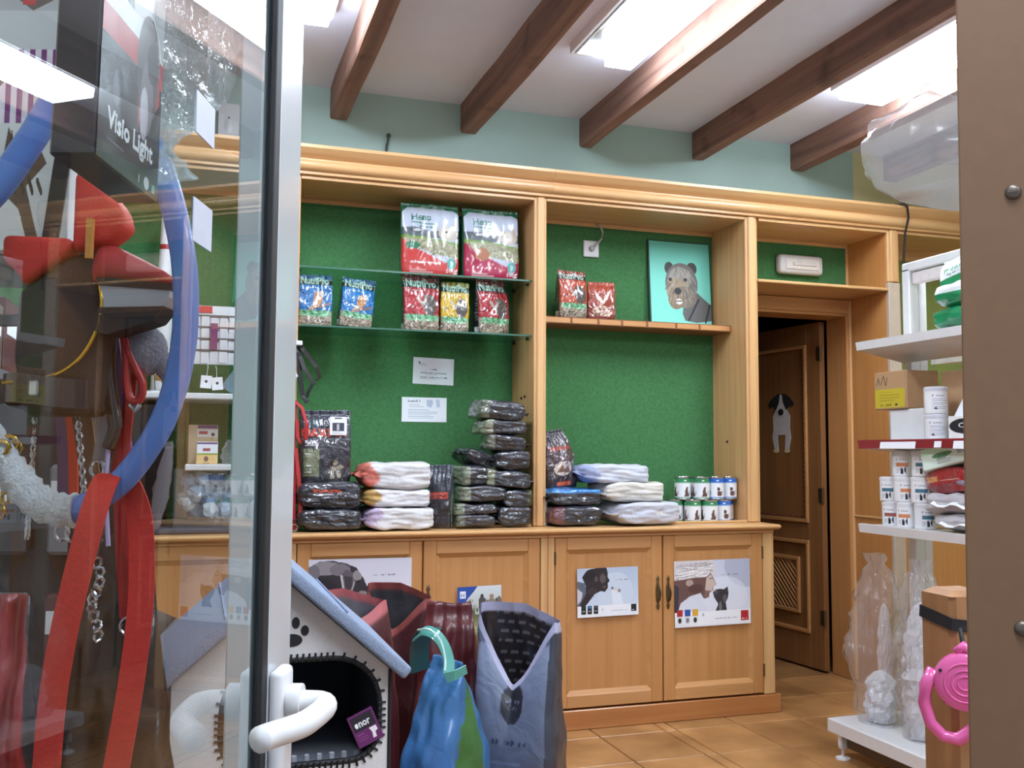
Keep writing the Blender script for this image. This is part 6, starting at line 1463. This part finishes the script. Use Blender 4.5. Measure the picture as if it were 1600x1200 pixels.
for j in range(nz):
    f = j / (nz - 1) * 9; i0 = min(int(f), 8); r = rad[i0] * (1 - f + i0) + rad[i0 + 1] * (f - i0)
    c = axis[min(len(axis) - 1, int(j / (nz - 1) * (len(axis) - 1)))]
    for i in range(n):
        a = 2 * math.pi * i / n
        rr = r * (1 + .22 * noise.noise(Vector((math.cos(a) * 1.8, math.sin(a) * 1.8, j * .16))) + .10 * abs(math.sin(a * 5 + j * .22)) + (.12 * math.sin(a * 11) if j > 44 else 0))
        V.append((c.x + rr * math.cos(a), c.y + rr * .22 * math.sin(a) + .010 * noise.noise(Vector((a * 2, j * .2, 3))), c.z + (.35 * rr * math.cos(a) if j > 48 else 0)))
me = bpy.data.meshes.new('film'); me.from_pydata([tuple(p) for p in V], [], grid_faces(n, nz, wrap=True).tolist()); link('film', me, glassy('wrapping_film', 1.5, (.96, .97, .98), haze=.24, hazecol=(.86, .92, .95), rough=.12, crinkle=16), q, smooth='auto')
MB().tube([(.88, .06, 1.75), (.88, .06, CEIL)], .0012, 6).build('string', M['paper'], q)

# tabby cat packaging, upper left
t = rk('cat_packaging', 'grey and white packaging with a tabby cat and purple stripes, upper left', 'packaging')
t.matrix_world = RK @ Matrix.Translation((-.30, .285, 1.50))
pw, ph = .165, .44
cv = Canvas(200, 530, (190, 194, 196)); cv.rect(0, .0, 1, .16, (170, 172, 174)); cv.poly([(.3, 0), (.75, 0), (.82, .12), (.62, .16), (.4, .10)], (96, 86, 80)); cv.rect(.52, .02, .64, .14, (180, 60, 58))
cv.rect(.05, .30, 1, .56, (214, 210, 220))
for k in range(9): cv.rect(.08 + k * .105, .30, .13 + k * .105, .56, (112, 52, 116))
cv.ell(.22, .36, .20, .09, (86, 80, 78)); cv.rect(0, .56, 1, 1, (206, 210, 210))
cv.poly([(.44, .57), (.50, .64), (.70, .62), (.80, .70), (.62, .78), (.70, .90), (.76, .98), (.66, .99), (.56, .86), (.40, .80), (.10, .84), (.0, .78), (.2, .72), (.40, .68)], (96, 76, 60))
for k in range(9): cv.line(.08 + k * .08, .74 + .01 * (k % 3), .12 + k * .08, .80, .012, (60, 46, 38))
cv.ell(.56, .67, .09, .035, (120, 96, 74)); cv.poly([(.47, .58), (.50, .65), (.44, .65)], (70, 56, 46))
MB().box(0, pw, .001, .03, 0, ph, .002).build('card', M['paper'], t); sheet('print', pw, ph, cv, t)
MB().tube([(pw / 2, .015, ph), (pw / 2, .015, CEIL - 1.5)], .0015, 6).build('string', M['paper'], t)

# dark sack standing below the leads, with a red sack before it
cv = Canvas(60, 130, (26, 23, 24)); cv.greek(.5, .35, .3, 2, .10, (90, 84, 84), .006); cv.greek(.4, .48, .4, 1, .1, (96, 90, 88), .006)
t = thing('feed_sack', 'tall black feed sack standing behind the red strap', 'sack', (-.097, 1.385, 0), (0, 0, -.35), group=None)
sack('bag', .19, .11, 1.09, cv, t, M['print_sack'], side=(24, 21, 22), back=(24, 21, 22), nz=70, nf=36, seed=211, wr=.006, crimp=.08, top_w=.45, pleat=.4)
cv = Canvas(60, 100, (150, 34, 40)); cv.grade(0, .3, 1, .6, (70, 66, 70), (80, 74, 76)); cv.rect(0, .6, 1, 1, (140, 36, 42))
t = thing('feed_sack', 'red and grey feed sack at the lower left edge', 'sack', (-.245, 1.335, 0), (0, 0, -.2), group=None)
sack('bag', .15, .11, 1.03, cv, t, M['print_sack'], side=(60, 56, 60), back=(60, 50, 52), nz=60, nf=36, seed=212, wr=.007, crimp=.06, top_w=.7)

# ------------------------------------------------------------------ the cat house and the feed sacks in front of the cabinets
t = thing('wooden_stool', 'plain wooden stand under the felt cat house', 'stand', (.156, 1.93, 0))
MB().box(-.20, .20, -.20, .20, .52, .549, .004).build('top', M['post'], t)
for sx in (-1, 1):
    for sy in (-1, 1): MB().box(sx * .17 - .02, sx * .17 + .02, sy * .17 - .02, sy * .17 + .02, 0, .52, .003).build('leg', M['post'], t)
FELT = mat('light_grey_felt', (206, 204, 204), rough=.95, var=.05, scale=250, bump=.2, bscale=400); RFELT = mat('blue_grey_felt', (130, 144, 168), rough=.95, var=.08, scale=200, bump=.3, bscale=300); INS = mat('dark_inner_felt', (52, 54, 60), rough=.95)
t = thing('cat_house', 'grey felt cat house with a blue-grey roof and a dark stitched opening', 'pet house', (.156, 1.75, .5500), (0, 0, 0))
HW, HE, HR, HD = .186, .262, .425, .38
bm = bmesh.new()
outer = [(-HW, 0), (HW, 0), (HW, HE), (0, HR), (-HW, HE)]
ox0, ox1, oz0, oz1, r = -.105, .170, .105, .288, .055
inner = []
for cx, cz, a0, rr in ((ox1 - r, oz0 + r, -90, r), (ox1 - .085, oz1 - .085, 0, .085), (ox0 + .085, oz1 - .085, 90, .085), (ox0 + r, oz0 + r, 180, r)):
    for k in range(8): a = math.radians(a0 + k * 90 / 7); inner.append((cx + rr * math.cos(a), cz + rr * math.sin(a)))
def loop(pts):
    vs = [bm.verts.new((x, 0, z)) for x, z in pts]; return [bm.edges.new((vs[i], vs[(i + 1) % len(vs)])) for i in range(len(vs))]
es = loop(outer) + loop(inner)
bmesh.ops.triangle_fill(bm, use_beauty=True, use_dissolve=False, edges=es)
ext = bmesh.ops.extrude_face_region(bm, geom=bm.faces[:])
bmesh.ops.translate(bm, vec=(0, .012, 0), verts=[v for v in ext['geom'] if isinstance(v, bmesh.types.BMVert)])
bmesh.ops.recalc_face_normals(bm, faces=bm.faces)
me = bpy.data.meshes.new('front_wall'); bm.to_mesh(me); bm.free(); link('front_wall', me, FELT, t)
MB().box(HW - .010, HW, .012, HD, 0, HE).build('side_wall', FELT, t); MB().box(-HW, -HW + .010, .012, HD, 0, HE).build('side_wall', FELT, t)
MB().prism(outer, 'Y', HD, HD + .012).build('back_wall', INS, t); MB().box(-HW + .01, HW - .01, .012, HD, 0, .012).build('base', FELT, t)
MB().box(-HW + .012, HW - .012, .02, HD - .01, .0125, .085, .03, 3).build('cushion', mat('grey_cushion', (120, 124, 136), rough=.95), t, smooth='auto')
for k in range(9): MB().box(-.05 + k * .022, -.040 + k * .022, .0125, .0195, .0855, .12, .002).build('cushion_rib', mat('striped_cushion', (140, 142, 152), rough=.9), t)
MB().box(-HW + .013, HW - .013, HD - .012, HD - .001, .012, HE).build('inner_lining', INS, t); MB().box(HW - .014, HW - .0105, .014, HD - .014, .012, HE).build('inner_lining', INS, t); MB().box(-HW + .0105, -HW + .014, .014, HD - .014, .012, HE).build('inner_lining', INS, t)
# whip stitching round the opening
st = MB(); n = len(inner)
P = []
for i in range(n):
    a, b_ = Vector(inner[i]), Vector(inner[(i + 1) % n]); L = (b_ - a).length; m_ = max(1, int(L / .010))
    for k in range(m_): P.append((a.lerp(b_, k / m_), (b_ - a).normalized()))
for p, tg in P:
    nn = Vector((tg.y, -tg.x)); q0 = p + nn * .010; q1 = p - nn * .004
    st.tube([(q0.x, -.002, q0.y), (q1.x + tg.x * .002, -.003, q1.y + tg.y * .002)], .0022, 5)
st.build('stitching', M['black'], t, 'black whip stitching')['kind'] = 'stuff'
MB().tube([(x, .004, z) for x, z in inner], .006, 8, True).build('opening_binding', M['black'], t, smooth=True)
MB().tube([(HW + .001, .0, 0), (HW + .001, .0, HE)], .0035, 6).build('corner_piping', M['black'], t)
# roof slabs
sl = math.atan2(HR - HE, HW); L = math.hypot(HW, HR - HE) + .025; th = .024
for sgn in (1, -1):
    c, s_ = math.cos(sl), math.sin(sl)
    a = Vector((0, HR + .004)); e = Vector((sgn * c * L, HR + .004 - s_ * L)); nn = Vector((sgn * s_, c)) * th
    mb = MB().prism([(a.x, a.y), (e.x, e.y), ((e + nn).x, (e + nn).y), (0, a.y + th / c)], 'Y', -.045, HD + .04)
    bmesh.ops.bevel(mb.bm, geom=mb.bm.edges[:], offset=.007, segments=3, affect='EDGES', profile=.5)
    mb.build('roof_panel', RFELT, t, smooth='auto')
    MB().tube([(sgn * .5 * c * L, -.043, HR + .006 - s_ * L * .5 + th / c * 1.02), (sgn * .5 * c * L, HD + .036, HR + .006 - s_ * L * .5 + th / c * 1.02)], .0018, 5).build('seam', mat('roof_seam', (120, 136, 164), rough=.9), t)
# paw print
PB = M['black']
mb = [([(0, .325), .016, .010], ), ]
for cx, cz, rx, rz_ in ((.012, .322, .018, .011), (-.016, .338, .007, .009), (-.002, .352, .007, .010), (.018, .352, .007, .010), (.034, .338, .007, .009)):
    flat('paw_print', oval(cx, cz, rx, rz_), PB, t, -.0015, -.0002)
# hang tag
tg = Canvas(120, 120, (96, 34, 92)); tg.rect(.06, .06, .94, .52, (34, 28, 38)); tg.ell(.22, .34, .07, .08, (232, 232, 236)); tg.text('nor', .32, .42, .45, (232, 232, 236), 1.0, bold=.6); tg.poly([(.62, .56), (.90, .56), (.92, .70), (.80, .74), (.78, .90), (.64, .90), (.68, .70)], (226, 222, 228)); tg.greek(.12, .62, .4, 3, .09, (150, 80, 146), .02)
hg = MB().box(-.024, .024, -.002, -.0006, -.030, .030, .0004).build('hang_tag', mat('purple_card_tag', (96, 34, 92), rough=.4), t, 'purple and black hang tag'); hg.location = (.143, -.004, .163); hg.rotation_euler = (0, math.radians(-24), 0)
sheet('tag_print', .046, .058, tg, hg).location = (-.023, -.0021, -.029)

# big feed sacks on the floor
def open_sack(name, lab, loc, rz, w, d, h, body, bodyr, lining, rim, vdip, seed, writing=True, front=None, res=1):
    t = thing(name, lab, 'sack', loc, (0, 0, rz), group='big feed sacks standing on the floor')
    nu, nz = 112 * res, 64 * res
    V = []; C = []; VI = []; CI = []
    for j in range(nz):
        tt = j / (nz - 1)
        for i in range(nu):
            a = 2 * math.pi * i / nu - math.pi / 2
            c, s_ = math.cos(a), math.sin(a)
            k = (abs(c) ** 4.5 + abs(s_) ** 4.5) ** (-1 / 4.5)
            fx = w / 2 * (.97 + .03 * min(1, tt * 8)) * (1 - .10 * max(0, tt - .5))
            fy = d / 2 * ((1 - .80 * max(0, (tt - .60) / .40) ** 1.4) if s_ < 0 else (1 - .55 * max(0, (tt - .60) / .40) ** 1.4)) * (1 + .10 * math.sin(math.pi * min(1, tt * 1.3)))
            x, y = c * k * fx, s_ * k * fy
            xn = x / (w / 2)
            fr = max(0, -s_)      # 1 at the front
            H = h * (1 - vdip * (fr ** .8) * (1 - min(1, abs(xn + .1)) ** 1.3)) - h * .05 * (xn > 0) * min(1, abs(xn))
            z = tt * h if tt < .55 else .55 * h + (tt - .55) / .45 * (H - .55 * h)
            p = Vector((x, y, z))
            nz_ = noise.noise(p * 7 + Vector((seed, 0, 0))) * .010 + noise.noise(p * 18 + Vector((0, seed, 0))) * .003
            nz_ += .006 * abs(math.sin(xn * 5 + tt * 9 + seed)) * max(0, tt - .5)
            o = Vector((c, s_, 0)) * nz_ * min(1, tt * 6)
            V.append(p + o); VI.append((p + o) - Vector((c, s_, 0)) * .003 + Vector((0, 0, -.0015)))
            u = (xn + 1) / 2
            if tt > .968: col = rim
            elif s_ < -.35 and abs(xn) < .93:
                col = front.at(np.array(u), np.array(z / h)) if front is not None else body
            else: col = bodyr
            C.append(col)
            lc = lining
            if writing and s_ > .2 and tt > .5 and (int(tt * 120) % 4 == 0) and math.sin(xn * 23 + tt * 71) > -.4 and -.7 < xn < .8: lc = tuple(min(255, q + 70) for q in lining)
            if tt > .975: lc = rim
            CI.append(lc)
    F = grid_faces(nu, nz, wrap=True).tolist()
    link('outer_film', mesh_np('outer_film', np.array([tuple(p) for p in V]), F + [list(range(nu))[::-1]], np.array(C, float)), M['print_sack'], t, smooth=True)
    j0 = int(nz * .45)
    VI2 = VI[j0 * nu:]; CI2 = CI[j0 * nu:]
    F2 = [f[::-1] for f in grid_faces(nu, nz - j0, wrap=True).tolist()] + [list(range(nu))]
    link('lining', mesh_np('lining', np.array([tuple(p) for p in VI2]), F2, np.array(CI2, float)), M['print_sack'], t, smooth=True)
    return t
ft = Canvas(120, 260, (86, 96, 118)); ft.grade(0, .12, 1, .36, (140, 152, 180), (92, 102, 126)); ft.grade(0, .36, 1, 1, (92, 101, 124), (68, 74, 94)); ft.rect(.90, 0, 1, 1, (54, 58, 72)); ft.ell(.48, .30, .13, .062, (34, 36, 46)); ft.scrib(.40, .30, .16, .012, (90, 96, 120), 3, 5); ft.scrib(.42, .32, .12, .010, (80, 86, 110), 4, 4); ft.scrib(.26, .42, .44, .018, (46, 52, 78), 5, 9); ft.greek(.26, .45, .4, 3, .02, (110, 120, 150), .004)
ft.rect(.58, .58, .86, .61, (150, 152, 150)); 
for k in range(4): ft.rect(.60 + k * .065, .585, .645 + k * .065, .605, (60, 64, 80))
open_sack('open_feed_sack', 'slate blue feed sack with its mouth open and a round dark emblem', (.818, 2.42, 0), -.66, .225, .16, .805, (78, 86, 108), (50, 52, 64), (44, 40, 44), (172, 172, 200), .25, 5, front=ft, res=2)
open_sack('open_feed_sack', 'maroon feed sack with a grey lining, behind the cat house roof', (.405, 2.60, 0), .55, .25, .16, .838, (74, 30, 36), (60, 24, 28), (112, 108, 116), (176, 96, 100), .10, 9, writing=False)
open_sack('open_feed_sack', 'maroon feed sack with a dark grey lining, behind the blue and green sack', (.575, 2.84, 0), -.5, .19, .15, .815, (70, 28, 32), (64, 26, 30), (74, 72, 78), (150, 78, 74), .16, 13, writing=False)
open_sack('open_feed_sack', 'grey open feed sack seen through the glass, left of the cat house', (-.105, 2.50, 0), .3, .15, .13, .835, (62, 60, 64), (50, 48, 52), (104, 104, 108), (120, 120, 122), .14, 17, writing=False)
cv = Canvas(60, 160, (86, 32, 36)); cv.grade(0, 0, 1, 1, (96, 36, 40), (70, 26, 30))
t = thing('feed_sack', 'tall closed maroon sack rising between the blue and the slate sacks', 'sack', (.672, 2.60, 0), (0, 0, -.3), group='big feed sacks standing on the floor')
sack('bag', .20, .14, .795, cv, t, M['print_sack'], side=(76, 30, 34), back=(70, 28, 32), nz=60, nf=40, seed=231, wr=.007, crimp=.05, top_w=.6, pleat=.3)
ft = Canvas(120, 260, (44, 94, 152)); ft.grade(0, 0, 1, .4, (66, 120, 174), (44, 94, 152)); ft.grade(0, .6, 1, 1, (40, 82, 134), (54, 90, 134)); ft.greek(.12, .46, .6, 9, .016, (130, 160, 196), .005)
sd = Canvas(60, 260, (44, 96, 44)); sd.grade(0, .1, 1, .6, (56, 108, 52), (38, 84, 40)); sd.rect(.95, 0, 1, 1, (150, 190, 214)); sd.poly([(0, 0), (1, 0), (1, .02), (.8, .05), (.42, .15), (.14, .27), (0, .35)], (48, 98, 156))
t = thing('tied_feed_sack', 'blue feed sack with a green side, its top tied with a teal band', 'sack', (.575, 2.24, 0), (0, 0, math.radians(-50)), group='big feed sacks standing on the floor')
sack('bag', .155, .25, .715, ft, t, M['print_sack'], side=(44, 92, 46), back=(50, 100, 150), nz=110, nf=50, seed=241, wr=.006, pleat=.25, crimp=.04, top_w=.55, sidecv=sd, boxy=7)
TEAL = mat('teal_band', (84, 160, 150), rough=.35, coat=.4); DT = mat('dark_teal_film', (32, 74, 70), rough=.3, coat=.6); WH = mat('band_edge', (196, 226, 220), rough=.4)
iv = Matrix.Rotation(math.radians(50), 4, 'Z')
def loc_(p): return (iv @ Vector((p[0] - .575, p[1] - 2.24, 0))) + Vector((0, 0, p[2]))
# band positions in the room, looped over the gathered neck
MB().ribbon(smooth_path([loc_(p) for p in ((.492, 2.22, .775), (.508, 2.19, .795), (.530, 2.17, .788), (.548, 2.16, .762), (.556, 2.15, .730), (.552, 2.14, .705))]), .026, .003, (iv @ Vector((.6, .3, .7)))).build('tie_band', TEAL, t, 'teal tie band', 'auto')
MB().ribbon(smooth_path([loc_(p) for p in ((.545, 2.135, .698), (.565, 2.125, .706), (.592, 2.13, .716))]), .022, .003, (iv @ Vector((.1, -.2, 1)))).build('tie_end', TEAL, t)
MB().ribbon(smooth_path([loc_(p) for p in ((.515, 2.26, .69), (.508, 2.24, .745), (.517, 2.22, .785), (.545, 2.20, .79))]), .050, .003, (iv @ Vector((1, .2, .1)))).build('gathered_top', DT, t, 'dark teal gathered top', 'auto')
MB().ribbon(smooth_path([loc_(p) for p in ((.494, 2.20, .796), (.514, 2.165, .802), (.536, 2.15, .780), (.545, 2.14, .740), (.542, 2.13, .716))]), .004, .003, (iv @ Vector((1, 0, .4)))).build('band_edge', WH, t)

# ------------------------------------------------------------------ glazed shop door, standing open beside the camera
d1 = structure('door_1', (-.2371, .0793, 0), math.radians(71.5))
d1['label'] = 'open glazed shop door with white aluminium frame and white handle'
A = M['alu']
MB().box(.957, 1.048, -.006, .030, .02, 2.25, .002).box(.935, .957, .0065, .030, .02, 2.25, .002).build('stile', A, d1)
MB().box(.02, .11, -.020, .030, .02, 2.25, .003).build('stile', A, d1)
MB().box(.11, .935, -.006, .030, .02, .12, .003).build('bottom_rail', A, d1); MB().box(.11, .935, -.006, .030, 2.15, 2.25, .003).build('top_rail', A, d1)
MB().box(.936, .9565, -.0058, .0003, .12, 2.15, .001).build('gasket', M['black'], d1, 'black rubber gasket')
MB().box(.112, .955, .0005, .006, .122, 2.148).build('glass_pane', M['glass'], d1)
STK = mat('blank_sticker', (182, 188, 204), rough=.5)
for z, h in ((1.362, .034), (1.447, .033)):
    mb = MB().box(.722, .766, -.0006, .0003, z, z + h)
    mb.build('sticker', STK, d1, 'blank white sticker on the glass')
# lever handle: plate, neck and lever turning back to the hinge side
hd = MB().box(.958, 1.000, -.022, -.0062, .80, .986, .006, 3).build('handle_plate', M['plasticwhite'], d1, smooth='auto')
MB().tube(smooth_path([(.975, -.022, .953), (.975, -.042, .953), (.972, -.056, .953), (.962, -.062, .953), (.94, -.062, .953), (.90, -.056, .953), (.878, -.045, .953), (.861, -.034, .953), (.847, -.028, .953)]), .0115, 14).build('handle_lever', M['plasticwhite'], d1, 'white lever handle', True)
MB().lathe([(.018, 0), (.018, .010), (.015, .014)], 18, (.975, -.036, .953), 'Y').build('handle_collar', M['plasticwhite'], d1, smooth='auto')
